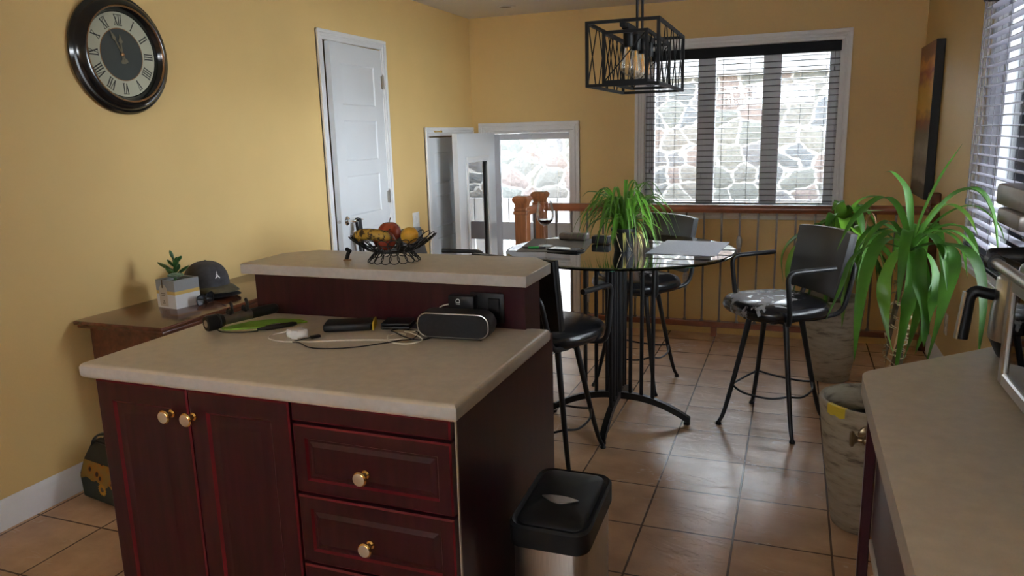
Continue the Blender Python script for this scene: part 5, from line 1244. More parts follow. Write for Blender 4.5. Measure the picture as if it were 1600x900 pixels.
mb = MB(); mb.box(-0.082, 0.082, -0.038, 0.038, 0.0027, 0.0115, 0.003, 2, Matrix.Translation((-1.005, 3.375, TZ)) @ Matrix.Rotation(radians(-12), 4, 'Z')); mb.build('body', M['black'], ph)
mb = MB(); mb.box(-0.077, 0.077, -0.034, 0.034, 0.0115, 0.0119, 0, 1, Matrix.Translation((-1.005, 3.375, TZ)) @ Matrix.Rotation(radians(-12), 4, 'Z')); mb.build('screen', M['lens'], ph)
M['lighter'] = pmat('green_translucent_plastic', (0.02, 0.30, 0.06), 0.15)
gn = thing('green_pen', 'green barrelled pen on the placemat in front of the wine glass', 'pen', (-1.17, 3.40, TZ))
mb = MB(); mb.tube([(-1.235, 3.385, TZ + 0.0085), (-1.22, 3.388, TZ + 0.0085), (-1.20, 3.391, TZ + 0.0085)], [0.002, 0.004, 0.0045], 12); mb.tube([(-1.147, 3.40, TZ + 0.0085), (-1.115, 3.406, TZ + 0.0085)], [0.0055, 0.004], 12); mb.build('grip', M['black'], gn)
mb = MB(); mb.tube([(-1.20, 3.391, TZ + 0.0085), (-1.147, 3.40, TZ + 0.0085)], 0.0058, 12); mb.build('barrel', M['lighter'], gn)
ec = thing('eyeglass_case', 'dark grey hinged eyeglass case at the back of the table', 'case', (-1.08, 3.74, TZ))
mb = MB(); mb.box(-0.078, 0.078, -0.032, 0.032, 0.0030, 0.040, 0.014, 4, Matrix.Translation((-1.06, 3.715, TZ)) @ Matrix.Rotation(radians(-10), 4, 'Z')); mb.build('shell', M['iron'], ec, angle=60)
bw = thing('small_black_box', 'small black box at the left of the spider plant pot', 'box', (-0.93, 3.62, TZ))
mb = MB(); mb.box(-0.045, 0.045, -0.03, 0.03, 0.003, 0.040, 0.006, 3, Matrix.Translation((-0.895, 3.64, TZ))); mb.build('box_body', M['black'], bw)

# spider plant
SPC = Vector((-0.740, 3.45, TZ))
spn = thing('spider_plant', 'bushy spider plant in a small black pot on the glass table', 'potted plant', SPC)
mb = MB(); mb.lathe([(0, 0.0006), (0.044, 0.0006), (0.058, 0.095), (0.062, 0.095), (0.062, 0.106), (0.056, 0.106), (0.054, 0.09), (0, 0.09)], SPC, 28); mb.build('pot', M['black'], spn)
rnd = random.Random(5)
def arch_leaf(mb, c, az, rise, reach, drop, w, jit=0.0, **k):
    e = Vector((cos(az), sin(az), 0))
    pts = [c, c + e * reach * 0.18 + Vector((0, 0, rise * 0.62)), c + e * reach * 0.5 + Vector((0, 0, rise)), c + e * reach * 0.82 + Vector((0, 0, rise * 0.75 - drop * 0.35)), c + e * reach + Vector((0, 0, rise * 0.5 - drop))]
    mb.leaf(pts, w, **k)
mb = MB()
for i in range(92):
    az = rnd.uniform(0, 2 * pi); c = SPC + Vector((cos(az) * 0.02, sin(az) * 0.02, 0.085)); u = rnd.random()
    if u < 0.30: arch_leaf(mb, c, az, rnd.uniform(0.15, 0.24), rnd.uniform(0.10, 0.23), rnd.uniform(0.0, 0.06), rnd.uniform(0.011, 0.019))
    elif u < 0.85: arch_leaf(mb, c, az, rnd.uniform(0.08, 0.18), rnd.uniform(0.12, 0.24), rnd.uniform(0.03, 0.12), rnd.uniform(0.010, 0.019))
    else: arch_leaf(mb, c, az, rnd.uniform(0.04, 0.07), rnd.uniform(0.09, 0.15), rnd.uniform(0.085, 0.10), rnd.uniform(0.010, 0.014))
for (tx, ty, tz, w_) in ((-0.20, -0.02, 0.175, 0.014), (-0.185, -0.06, -0.06, 0.022), (0.11, 0.02, 0.21, 0.026), (0.05, 0.03, 0.225, 0.022), (0.19, -0.04, 0.02, 0.014), (-0.06, -0.08, 0.02, 0.022), (-0.14, 0.02, 0.16, 0.018)):
    c = SPC + Vector((0, 0, 0.085)); mb.leaf([c, c + Vector((tx * 0.35, ty * 0.35, max(tz, 0.05) * 0.72 + 0.03)), c + Vector((tx * 0.8, ty * 0.8, max(tz, 0.02) * 0.98 + 0.02)), c + Vector((tx, ty, tz - 0.01))], w_)
mb.build('foliage', M['leaf_spider'], spn, angle=60, fix=False)
mb = MB()
for i in range(9):
    az = rnd.uniform(pi * 0.9, pi * 2.1); c = SPC + Vector((cos(az) * 0.05, sin(az) * 0.05, 0.08)); arch_leaf(mb, c, az, 0.01, rnd.uniform(0.04, 0.10), 0.075, rnd.uniform(0.006, 0.012))
mb.build('yellowed_leaves', M['leaf_yellow'], spn, angle=60, fix=False)
mb = MB()
for a_, b_ in ((0.4, 1.0), (5.0, 0.8), (4.4, 1.1)):
    mb.tube(spline([SPC + Vector((cos(a_) * 0.05, sin(a_) * 0.05, 0.1)), SPC + Vector((cos(a_) * 0.072, sin(a_) * 0.072, 0.085)), SPC + Vector((cos(a_ + .2) * 0.075, sin(a_ + .2) * 0.075, 0.04)), SPC + Vector((cos(a_ + .4) * 0.085, sin(a_ + .4) * 0.085, 0.004))], 5), 0.0013, 6)
mb.build('runner', M['bark_pale'], spn)

# ------------------------------------------------------------------ bar stools (seat swivels over a fixed four-legged base)
def make_stool(label):
    t = thing('bar_stool', label, 'bar stool', (0, 0, 0), 'black bar stools around the glass table')
    # seat cushion: superellipse, domed
    mb = MB(); n = 44; vs = []; fs = []
    def outline(a, q): 
        c_, s_ = cos(a), sin(a); f = (abs(c_) ** 2.9 + abs(s_) ** 2.9) ** (-1 / 2.9)
        return 0.222 * q * f * c_, 0.232 * q * f * s_ * (1 - 0.10 * (c_ < 0) * abs(c_))
    rings = [(0.86, 0.556), (0.96, 0.562), (1.0, 0.580), (0.985, 0.600), (0.93, 0.616), (0.80, 0.627), (0.55, 0.634), (0.25, 0.637)]
    for q, z in rings: vs += [(*outline(2 * pi * k / n, q), z) for k in range(n)]
    for i in range(len(rings) - 1): fs += [(i * n + k, i * n + (k + 1) % n, (i + 1) * n + (k + 1) % n, (i + 1) * n + k) for k in range(n)]
    fs += [tuple(range(n))[::-1], tuple(range((len(rings) - 1) * n, len(rings) * n))]
    mb.faces(vs, fs); mb.build('seat', M['worn'], t, angle=70)
    # backrest pad: curved, leaning back
    def pad(mb, th0, th1, w, z0, z1, inset):
        nu, nv = 14, 8; grid = []
        for side in (th0, th1):
            for j in range(nv + 1):
                for i in range(nu + 1):
                    u = 2 * i / nu - 1; v = j / nv; ww = w / 2 * (1 - 0.05 * (1 - v)); z = z0 + (z1 - z0) * v
                    edge = max(abs(u), abs(2 * v - 1)); puff = (1 - edge ** 4) * inset
                    x = -0.232 - 0.058 * (z - z0) / (z1 - z0) + 0.035 * u * u + side + (puff if side > 0 else -puff * 0.3)
                    grid.append((x, u * ww, z - 0.006 * (u * u) * (1 if v > 0.5 else -1)))
        N = (nu + 1) * (nv + 1); fs = []
        for j in range(nv):
            for i in range(nu):
                a = j * (nu + 1) + i; fs.append((a, a + 1, a + nu + 2, a + nu + 1)); fs.append((N + a, N + a + nu + 1, N + a + nu + 2, N + a + 1))
        per = [i for i in range(nu + 1)] + [j * (nu + 1) + nu for j in range(1, nv + 1)] + [nv * (nu + 1) + i for i in range(nu - 1, -1, -1)] + [j * (nu + 1) for j in range(nv - 1, 0, -1)]
        for a, b in zip(per, per[1:] + per[:1]): fs.append((a, b, N + b, N + a))
        mb.faces(grid, fs)
    mb = MB(); pad(mb, 0.004, 0.026, 0.405, 0.640, 0.945, 0.012); mb.build('backrest', M['vinyl'], t, angle=50)
    mb = MB(); pad(mb, -0.012, 0.0035, 0.40, 0.643, 0.942, 0.0); mb.build('back_shell', M['black'], t, angle=50)
    for s in (-1, 1):
        mb = MB(); mb.tube(fillet([(0.02, s * 0.12, 0.547), (0.075, s * 0.238, 0.549), (0.080, s * 0.252, 0.60), (0.102, s * 0.256, 0.792), (-0.13, s * 0.252, 0.800)], 0.045, 6), 0.0112, 12); mb.build('armrest', M['black_metal'], t)
    mb = MB(); mb.tube(fillet([(0.0, 0.10, 0.548), (-0.08, 0.165, 0.551), (-0.232, 0.170, 0.572), (-0.262, 0.168, 0.66), (-0.296, 0.160, 0.80), (-0.262, 0.0, 0.815), (-0.296, -0.160, 0.80), (-0.262, -0.168, 0.66), (-0.232, -0.170, 0.572), (-0.08, -0.165, 0.551), (0.0, -0.10, 0.548)], 0.05, 6), 0.0112, 12); mb.build('back_frame', M['black_metal'], t)
    mb = MB(); mb.box(-0.11, 0.11, -0.11, 0.11, 0.528, 0.534, 0.002, 1); mb.cyl((0, 0, 0.534), (0, 0, 0.556), 0.06, seg=20); mb.prism([(0.11, 0.06), (0.06, 0.15), (-0.06, 0.15), (-0.11, 0.06), (-0.11, -0.06), (-0.06, -0.15), (0.06, -0.15), (0.11, -0.06)], 0.534, 0.540); mb.build('swivel_plate', M['black_metal'], t)
    for sx, sy in ((1, 1), (1, -1), (-1, -1), (-1, 1)):
        mb = MB(); P_ = spline([(sx * 0.088, sy * 0.088, 0.529), (sx * 0.108, sy * 0.108, 0.40), (sx * 0.140, sy * 0.140, 0.20), (sx * 0.166, sy * 0.166, 0.06), (sx * 0.182, sy * 0.182, 0.012)], 4)
        N_ = len(P_); mb.tube(P_, [0.0140 - 0.0055 * i / (N_ - 1) for i in range(N_)], 12); lg = mb.build('leg', M['black_metal'], t)
        mb = MB(); mb.lathe([(0, 0), (0.013, 0), (0.014, 0.006), (0.010, 0.014), (0.007, 0.018), (0, 0.018)], (sx * 0.1825, sy * 0.1825, 0), 14); mb.build('foot_cap', M['black'], lg)
    for k in range(4):
        a0 = radians(45 + 90 * k); a1 = a0 + pi / 2; z = 0.20; p0 = Vector((cos(a0) * 0.198, sin(a0) * 0.198, z)); p1 = Vector((cos(a1) * 0.198, sin(a1) * 0.198, z)); m_ = (p0 + p1) / 2
        mb = MB(); q0 = p0 * 0.72 + p1 * 0.28 + m_ * 0.20; q1 = p0 * 0.28 + p1 * 0.72 + m_ * 0.20; q0.z = q1.z = z - 0.018
        mb.tube(spline([p0, q0, q1, p1], 7), 0.0052, 8); mb.build('foot_rail', M['black_metal'], t)
    return t
SWIVEL = ('seat', 'backrest', 'back_shell', 'armrest', 'back_frame')
def copy_tree(o, parent=None):
    c = o.copy(); COL.objects.link(c); c.parent = parent
    for ch_ in o.children: copy_tree(ch_, c)
    return c
proto = make_stool('black bar stool with a badly peeled seat standing by the big planter')
spots = [((-0.052, 3.652), -22, -148.5, 'black bar stool with a badly peeled seat standing by the big planter'),
         ((-0.965, 2.955), 82, 75, 'black bar stool tucked between the island bar and the glass table'),
         ((-0.800, 4.075), 80, -128, 'black bar stool behind the glass table, back to the railing'),
         ((-1.600, 3.42), 10, 14, 'black bar stool mostly hidden behind the bar top, near the closet door')]
for i, ((x, y), la, da, lab) in enumerate(spots):
    o = proto if i == 0 else copy_tree(proto)
    o.location = (x, y, 0); o.rotation_euler = (0, 0, radians(la)); o['label'] = lab
    for ch_ in o.children:
        if i and ch_.name.startswith('seat'):
            ch_.data = ch_.data.copy(); ch_.data.materials[0] = M['worn_less']
        if ch_.name.split('.')[0] in SWIVEL: ch_.rotation_euler = (0, 0, radians(da - la))

# ------------------------------------------------------------------ chandelier
cx0, cx1, cy0, cy1, cz0, cz1 = -0.822, -0.530, 3.10, 3.80, 1.602, 1.850
cn = thing('pendant_lantern', 'black open cage pendant light with nested frames and four clear bulbs', 'pendant light', (-0.675, 3.45, ZC))
def cage(x0, x1, y0, y1, z0, z1, w):
    mb = MB(); h = w / 2
    for x in (x0, x1):
        for y in (y0, y1): mb.box(x - h, x + h, y - h, y + h, z0 - h, z1 + h)
        for z in (z0, z1): mb.box(x - h, x + h, y0 + h, y1 - h, z - h, z + h)
    for y in (y0, y1):
        for z in (z0, z1): mb.box(x0 + h, x1 - h, y - h, y + h, z - h, z + h)
    return mb
def crosses(x, y0, y1, z0, z1, n, seed):
    mb = MB(); rn = random.Random(seed); st_ = (y1 - y0) / n
    for k in range(n):
        a = y0 + st_ * k; mb.cyl((x, a + st_ * rn.uniform(0.02, .2), z0), (x, a + st_ * rn.uniform(0.75, 1.0), z1), 0.0027, seg=6); mb.cyl((x, a + st_ * rn.uniform(0.0, .2), z1), (x, a + st_ * rn.uniform(0.8, 1.0), z0), 0.0027, seg=6)
    return mb
cage(cx0, cx1, cy0, cy1, cz0, cz1, 0.0125).build('outer_cage', M['cage'], cn)
ix0, ix1, iy0, iy1, iz0, iz1 = -0.765, -0.587, 3.155, 3.745, 1.618, 1.815
cage(ix0, ix1, iy0, iy1, iz0, iz1, 0.0125).build('inner_cage', M['cage'], cn)
for x, sd in ((cx0, 1), (cx1, 2)): crosses(x, cy0, cy1, cz0, cz1, 4, sd).build('cross_bars', M['cage'], cn)
for x, sd in ((ix0, 3), (ix1, 4)): crosses(x, iy0, iy1, iz0, iz1, 4, sd).build('cross_bars', M['cage'], cn)
mb = MB(); mb.tube([(ix0, iy0, iz0), (ix1, iy0, iz1)], 0.0027, 6); mb.tube([(ix0, iy1, iz0), (ix1, iy1, iz1)], 0.0027, 6); mb.build('cross_bars', M['cage'], cn)
mb = MB(); mb.box(-0.690, -0.660, iy0, iy1, cz1 - 0.025, cz1 - 0.001, 0.002, 1)
for y in (cy0, cy1): mb.box(-0.686, -0.664, min(y, iy0 if y == cy0 else iy1), max(y, iy0 if y == cy0 else iy1), cz1 - 0.022, cz1 - 0.004)
mb.build('spine', M['cage'], cn)
for y in (3.40, 3.52):
    mb = MB(); mb.cyl((-0.675, y, cz1 - 0.004), (-0.675, y, ZC - 0.02), 0.0058, seg=10); mb.build('hanging_rod', M['cage'], cn)
mb = MB(); mb.box(-0.73, -0.62, 3.28, 3.64, ZC - 0.022, ZC, 0.004, 1); mb.build('ceiling_canopy', M['cage'], cn)
M['filament'] = pmat('amber_filament', (0.75, 0.38, 0.08), 0.35)
for k in range(4):
    y = 3.215 + k * 0.157; p = Vector((-0.675, y, 0))
    mb = MB(); mb.lathe([(0, cz1 - 0.026), (0.0215, cz1 - 0.026), (0.0215, cz1 - 0.088), (0.019, cz1 - 0.092), (0, cz1 - 0.092)], p, 20); so = mb.build('lamp_socket', M['cage'], cn)
    mb = MB(); zb = cz1 - 0.092; mb.lathe([(0.013, zb), (0.0155, zb - 0.012), (0.0225, zb - 0.040), (0.0280, zb - 0.072), (0.0275, zb - 0.090), (0.020, zb - 0.107), (0.009, zb - 0.115), (0, zb - 0.1165)], p, 24); bu_ = mb.build('bulb', M['bulb_glass'], so, angle=70)
    mb = MB()
    for q_ in range(6):
        a = 2 * pi * q_ / 6; b_ = 2 * pi * (q_ + 0.5) / 6; mb.tube([p + Vector((0.004 * cos(a), 0.004 * sin(a), zb - 0.02)), p + Vector((0.0115 * cos(b_), 0.0115 * sin(b_), zb - 0.082)), p + Vector((0.0115 * cos(b_ + .3), 0.0115 * sin(b_ + .3), zb - 0.082)), p + Vector((0.004 * cos(a + .5), 0.004 * sin(a + .5), zb - 0.02))], 0.0007, 5)
    mb.cyl(p + Vector((0, 0, zb)), p + Vector((0, 0, zb - 0.03)), 0.004, 0.002, 8); mb.build('filament', M['filament'], bu_)

# ------------------------------------------------------------------ big planters and plants
def big_pot(c, label, h=0.47, rt=0.172, rb=0.108):
    t = thing('concrete_planter', label, 'planter', c, 'mottled concrete planters by the right wall'); c = Vector(c)
    mb = MB(); mb.lathe([(0, 0), (rb - 0.008, 0), (rb, 0.006), (rb + (rt - rb) * 0.55, h * 0.5), (rt, h - 0.008), (rt - 0.004, h), (rt - 0.014, h), (rt - 0.018, h - 0.008), (rt - 0.030, h - 0.10), (0, h - 0.10)], c, 48); mb.build('pot', M['pot'], t, angle=50)
    mb = MB(); mb.lathe([(0, h - 0.085), (rt - 0.035, h - 0.09), (rt - 0.032, h - 0.099), (0, h - 0.099)], c, 36); mb.build('soil', M['soil'], t)
    return t
P1 = (0.238, 4.44, 0); P2 = (0.292, 2.745, 0)
big_pot(P1, 'mottled concrete planter behind the peeled bar stool', 0.475)
p2t = big_pot(P2, 'mottled concrete planter with yellow tape on its rim near the counter end', 0.475)
mb = MB(); a0 = radians(212)
for k in range(5):
    a = a0 + 0.12 * k; vs = []
pts_o = [(P2[0] + 0.1728 * cos(a0 + 0.11 * k), P2[1] + 0.1728 * sin(a0 + 0.11 * k)) for k in range(5)]; pts_i = [(P2[0] + 0.156 * cos(a0 + 0.11 * k), P2[1] + 0.156 * sin(a0 + 0.11 * k)) for k in range(5)]
vs = [(x, y, 0.445 - 0.006 * (k % 2)) for k, (x, y) in enumerate(pts_o)] + [(x * 1.0, y, 0.477) for x, y in pts_o] + [(x, y, 0.477) for x, y in pts_i]
fs = [(k, k + 1, 6 + k, 5 + k) for k in range(4)] + [(5 + k, 6 + k, 11 + k, 10 + k) for k in range(4)]
mb.faces(vs, fs); mb.build('yellow_tape', M['yellow'], p2t)
# yucca cane in the near planter
YP = Vector((0.355, 2.76, 0.388)); CR = Vector((0.372, 2.735, 1.005))
yc = thing('yucca_plant', 'tall yucca with drooping strap leaves and a shaggy trunk', 'potted plant', YP)
tr_ = spline([YP, YP + Vector((0.0, -0.005, 0.15)), YP + Vector((-0.004, -0.01, 0.32)), YP + Vector((0.012, -0.02, 0.50)), CR - Vector((0, 0, 0.02))], 5)
mb = MB(); mb.tube(tr_, [0.030 - 0.008 * i / (len(tr_) - 1) for i in range(len(tr_))], 14); mb.build('trunk', M['bark'], yc)
mb = MB(); rnd = random.Random(3)
for i in range(150):
    t = rnd.random() * 0.80; q_ = tr_[int(t * (len(tr_) - 1))]; a = rnd.uniform(0, 2 * pi); r0 = 0.026; z = q_.z + rnd.uniform(-0.01, 0.01)
    c = Vector((q_.x, q_.y, z)); mb.tube([c + Vector((cos(a) * r0, sin(a) * r0, 0)), c + Vector((cos(a + .5) * (r0 + 0.010), sin(a + .5) * (r0 + 0.010), rnd.uniform(-0.008, 0.006))), c + Vector((cos(a + 1.1) * (r0 + rnd.uniform(0.004, 0.02)), sin(a + 1.1) * (r0 + 0.008), rnd.uniform(-0.02, 0.008)))], [0.0028, 0.0022, 0.0006], 5)
mb.build('husk_fibres', M['bark_pale'], yc)
mb = MB(); sk0, sk1 = YP + Vector((-0.045, 0.0, 0.0)), YP + Vector((0.015, -0.055, 0.52)); mb.tube([sk0, sk1], 0.011, 4); mb.build('stake', M['stake'], yc)
# leaves: (lateral, depth, height) offsets from the crown
YL = [
 ([(0, 0, 0), (0.030, 0.01, 0.12), (0.075, 0.02, 0.24), (0.128, 0.03, 0.345)], 0.026),
 ([(0, 0, 0), (-0.005, 0.03, 0.10), (-0.02, 0.06, 0.19), (-0.06, 0.09, 0.245), (-0.085, 0.10, 0.25)], 0.034),
 ([(0, 0, 0), (-0.03, -0.05, 0.09), (-0.065, -0.09, 0.155), (-0.115, -0.13, 0.18), (-0.19, -0.18, 0.115), (-0.235, -0.20, 0.02)], 0.040),
 ([(0, 0, 0), (-0.04, -0.04, 0.06), (-0.08, -0.07, 0.10), (-0.13, -0.10, 0.06), (-0.165, -0.12, -0.03)], 0.034),
 ([(0, 0, 0), (-0.06, -0.08, 0.045), (-0.12, -0.16, 0.02), (-0.155, -0.21, -0.12), (-0.165, -0.23, -0.33)], 0.046),
 ([(0, 0, 0), (-0.10, -0.02, 0.02), (-0.17, -0.03, -0.03), (-0.205, -0.04, -0.14), (-0.250, -0.05, -0.25)], 0.042),
 ([(0, 0, 0), (-0.05, -0.09, 0.0), (-0.085, -0.14, -0.09), (-0.078, -0.16, -0.22), (-0.045, -0.17, -0.32)], 0.044),
 ([(0, 0, 0), (0.015, -0.10, 0.01), (0.012, -0.15, -0.09), (0.03, -0.17, -0.20), (0.035, -0.18, -0.28)], 0.046),
 ([(0, 0, 0), (0.0, -0.05, -0.02), (0.002, -0.07, -0.13), (-0.01, -0.08, -0.26), (-0.03, -0.09, -0.44)], 0.050),
 ([(0, 0, 0), (0.06, -0.09, 0.035), (0.095, -0.13, 0.0), (0.085, -0.15, -0.16), (0.045, -0.16, -0.37)], 0.056),
 ([(0, 0, 0), (0.045, -0.03, 0.10), (0.10, -0.06, 0.185), (0.155, -0.09, 0.20), (0.20, -0.11, 0.12), (0.232, -0.12, -0.06)], 0.058),
 ([(0, 0, 0), (0.07, 0.05, 0.06), (0.15, 0.08, 0.07), (0.20, 0.10, 0.0), (0.215, 0.11, -0.10)], 0.040),
 ([(0, 0, 0), (0.06, -0.10, 0.035), (0.13, -0.19, 0.02), (0.165, -0.23, -0.09), (0.172, -0.24, -0.29)], 0.050),
 ([(0, 0, 0), (0.10, 0.10, 0.10), (0.20, 0.17, 0.13), (0.28, 0.20, 0.07), (0.315, 0.21, 0.0)], 0.020),
 ([(0, 0, 0), (0.06, 0.06, 0.10), (0.11, 0.11, 0.14), (0.18, 0.16, 0.10), (0.225, 0.18, 0.03)], 0.036),
 ([(0, 0, 0), (-0.05, 0.06, 0.06), (-0.10, 0.11, 0.02), (-0.13, 0.13, -0.12), (-0.12, 0.14, -0.26)], 0.042),
 ([(0, 0, 0), (0.03, 0.09, 0.07), (0.05, 0.15, 0.03), (0.055, 0.18, -0.10), (0.05, 0.19, -0.24)], 0.044),
 ([(0, 0, 0), (0.03, -0.03, -0.03), (0.04, -0.05, -0.14), (0.02, -0.06, -0.28), (-0.005, -0.06, -0.37)], 0.048),
 ([(0, 0, 0), (0.05, -0.02, -0.02), (0.075, -0.04, -0.12), (0.06, -0.05, -0.24), (0.03, -0.06, -0.34)], 0.050),
]
ry = random.Random(8)
for k in range(9):
    a = 2 * pi * k / 9 + 0.3; e = (cos(a), sin(a)); q = ry.uniform(0.75, 1.1)
    YL.append(([(0, 0, -0.01), (e[0] * 0.05 * q, e[1] * 0.05 * q, 0.05), (e[0] * 0.12 * q, e[1] * 0.12 * q, 0.07 * q), (e[0] * 0.19 * q, e[1] * 0.19 * q, 0.01), (e[0] * 0.23 * q, e[1] * 0.23 * q, -0.12 * q)], 0.036))
mb = MB(); ml = MB()
for i, (pp_, w_) in enumerate(YL):
    (ml if i in (6, 14) else mb).leaf([CR + Vector(v) for v in pp_], w_ * 0.95, prof=lambda t: (0.34 + 0.66 * min(1, t / 0.5)) * (1 - max(0, (t - 0.55) / 0.45) ** 2) + 0.02, fold=0.16, n=5)
mb.build('foliage', M['leaf'], yc, angle=60, fix=False); ml.build('young_leaves', M['leaf_lime'], yc, angle=60, fix=False)
# corn plant in the far planter
KP = Vector((P1[0], P1[1], 0.388)); kp = thing('corn_plant', 'leafy corn plant with broad pale green leaves in the far planter', 'potted plant', KP)
mb = MB(); mb.tube([KP, KP + Vector((0.0, 0, 0.18)), KP + Vector((0.01, 0, 0.45))], [0.02, 0.018, 0.014], 10); mb.tube([KP + Vector((0.06, 0.02, 0)), KP + Vector((0.07, 0.02, 0.36))], [0.014, 0.010], 10); mb.build('cane', M['bark'], kp)
rnd = random.Random(21); mb = MB(); ml = MB()
for i in range(54):
    c = KP + (Vector((0.01, 0, 0.43)) if i % 3 else Vector((0.07, 0.02, 0.34))) + Vector((0, 0, rnd.uniform(-0.10, 0.03)))
    az = 2 * pi * (i * 0.381966) ; u = rnd.random(); m_ = ml if rnd.random() < 0.35 else mb
    if u < 0.30: arch_leaf(m_, c, az, rnd.uniform(0.10, 0.19), rnd.uniform(0.10, 0.24), rnd.uniform(0.0, 0.10), rnd.uniform(0.045, 0.065), fold=0.18)
    else: arch_leaf(m_, c, az, rnd.uniform(0.04, 0.10), rnd.uniform(0.18, 0.33), rnd.uniform(0.10, 0.36), rnd.uniform(0.045, 0.068), fold=0.18)
for v in ([(0, 0, 0), (-0.10, -0.02, 0.04), (-0.22, -0.05, 0.0), (-0.285, -0.06, -0.10), (-0.275, -0.06, -0.26)], [(0, 0, 0), (-0.12, -0.08, 0.0), (-0.22, -0.14, -0.06), (-0.25, -0.16, -0.20), (-0.21, -0.16, -0.36)], [(0, 0, 0), (-0.08, -0.04, 0.05), (-0.17, -0.08, 0.02), (-0.22, -0.10, -0.10), (-0.20, -0.10, -0.22)], [(0, 0, 0), (0.0, -0.06, 0.12), (-0.02, -0.10, 0.20), (-0.05, -0.13, 0.16)], [(0, 0, 0), (0.04, -0.05, 0.12), (0.10, -0.08, 0.22), (0.2, -0.10, 0.24)], [(0, 0, 0), (0.03, -0.05, 0.10), (0.10, -0.10, 0.15), (0.2, -0.15, 0.17)]):
    ml.leaf([KP + Vector((0.01, 0, 0.42)) + Vector(q_) for q_ in v], 0.06, fold=0.2, n=5)
mb.build('foliage', M['leaf'], kp, angle=60, fix=False); ml.build('young_leaves', M['leaf_lime'], kp, angle=60, fix=False)
mb = MB(); arch_leaf(mb, KP + Vector((0.12, -0.06, 0.44)), 0.5, 0.16, 0.05, 0.0, 0.02); arch_leaf(mb, KP + Vector((0.13, -0.06, 0.42)), -0.3, 0.14, 0.06, 0.02, 0.025); arch_leaf(mb, KP + Vector((0.13, -0.06, 0.36)), 0.1, 0.10, 0.05, 0.0, 0.015); mb.build('dry_leaves', M['leaf_dry'], kp, angle=60, fix=False)

# ------------------------------------------------------------------ right counter run
RT = 0.91
KX = 0.150; KY = 1.625
def rounded_poly():
    pts = [(KX, -2.2)]
    P_ = fillet([(KX, 1.3, 0), (KX, KY + 0.01, 0), (0.40, KY + 0.245, 0)], 0.03, 5)
    pts += [(p.x, p.y) for p in P_]
    sl = (0.245 / 0.25); pts += [(XR - 0.003, KY + 0.01 + sl * (XR - 0.003 - KX)), (XR - 0.003, -2.2)]
    return pts
worktop('side_worktop', 'grey-beige laminate worktop along the right wall under the coffee maker', rounded_poly(), RT - 0.038, RT, 0.009)
kc_ = thing('side_cabinet', 'burgundy cabinet run under the right worktop, its corner post carrying two bronze knobs', 'cabinet', (0.5, 0.4, 0))
sl = 0.98; zt_ = RT - 0.0385
mb = MB(); mb.box(0.46, XR - 0.006, -2.2, 1.75, 0.0, zt_); mb.build('carcass', M['burg'], kc_)
mb = MB(); mb.box(0.176, 0.459, -2.2, 1.50, 0.615, zt_, 0.003, 1); mb.build('apron', M['burg'], kc_)
mb = MB(); mb.box(0.172, 0.20, -2.2, 1.49, 0.596, 0.6145, 0.002, 1); mb.build('bottom_strip', M['lam_edge'], kc_)['label'] = 'pale strip under the apron'
mb = MB(); mb.box(0.158, 0.178, 1.525, 1.545, 0.0, zt_, 0.003, 1); po_ = mb.build('corner_post', M['burg'], kc_)
knob_at((0.1578, 1.535, 0.80), (-1, 0.05, 0), po_, [M['old_bronze']] * 2); knob_at((0.168, 1.5452, 0.80), (-0.25, 1, 0), po_, [M['old_bronze']] * 2)

# toaster oven (front faces the aisle)
to = thing('toaster_oven', 'stainless toaster oven with glass door and bar handle on the right worktop', 'toaster oven', (0.58, 1.30, RT))
OX, OY0, OY1, OZ0, OZ1 = 0.369, 0.98, 1.540, RT + 0.026, RT + 0.256
mb = MB(); mb.box(OX + 0.016, 0.76, OY0, OY1 + 0.005, OZ0, OZ1, 0.008, 2)
mb.build('housing', M['steel'], to)
mb = MB(); fw = 0.024
for a0, a1, b0, b1 in ((OY1 - fw, OY1, OZ0 + 0.006, OZ1 - 0.02), (OY0, OY0 + fw, OZ0 + 0.006, OZ1 - 0.02), (OY0 + fw, OY1 - fw, OZ0 + 0.006, OZ0 + 0.006 + fw), (OY0 + fw, OY1 - fw, OZ1 - 0.05, OZ1 - 0.02)): mb.box(OX, OX + 0.015, a0, a1, b0, b1, 0.003, 1)
od = mb.build('oven_door', M['steel'], to)
mb = MB(); mb.box(OX + 0.006, OX + 0.010, OY0 + fw, OY1 - fw, OZ0 + 0.03, OZ1 - 0.05); mb.build('door_glass', M['oven_glass'], od)
mb = MB(); hx, hz_ = OX - 0.030, OZ1 + 0.004; mb.tube([(hx, OY0 + 0.05, hz_), (hx, OY1 - 0.035, hz_)], 0.0095, 14); mb.build('door_handle', M['steel'], od)
for y in (OY0 + 0.05, OY1 - 0.03):
    mb = MB(); mb.tube([(hx - 0.002, y, hz_), (OX + 0.004, y, hz_ - 0.012)], [0.015, 0.013], 14); mb.tube([(hx, y - 0.014, hz_), (hx, y + 0.016, hz_)], 0.0145, 16); mb.build('handle_mount', M['black'], od)
M['oven_dark'] = pmat('dark_oven_cavity', (0.03, 0.03, 0.03), 0.5)
mb = MB(); mb.box(OX + 0.0155, OX + 0.018, OY0 + fw, OY1 - fw, OZ0 + 0.03, OZ1 - 0.05); mb.build('cavity', M['oven_dark'], to)
mb = MB()
for x in (OX + 0.05, 0.70):
    for y in (OY0 + 0.05, OY1 - 0.06): mb.lathe([(0, 0), (0.022, 0), (0.026, 0.006), (0.026, 0.0215), (0, 0.0215)], (x, y, RT + 0.0003), 18)
mb.build('feet', M['white_plastic'], to)
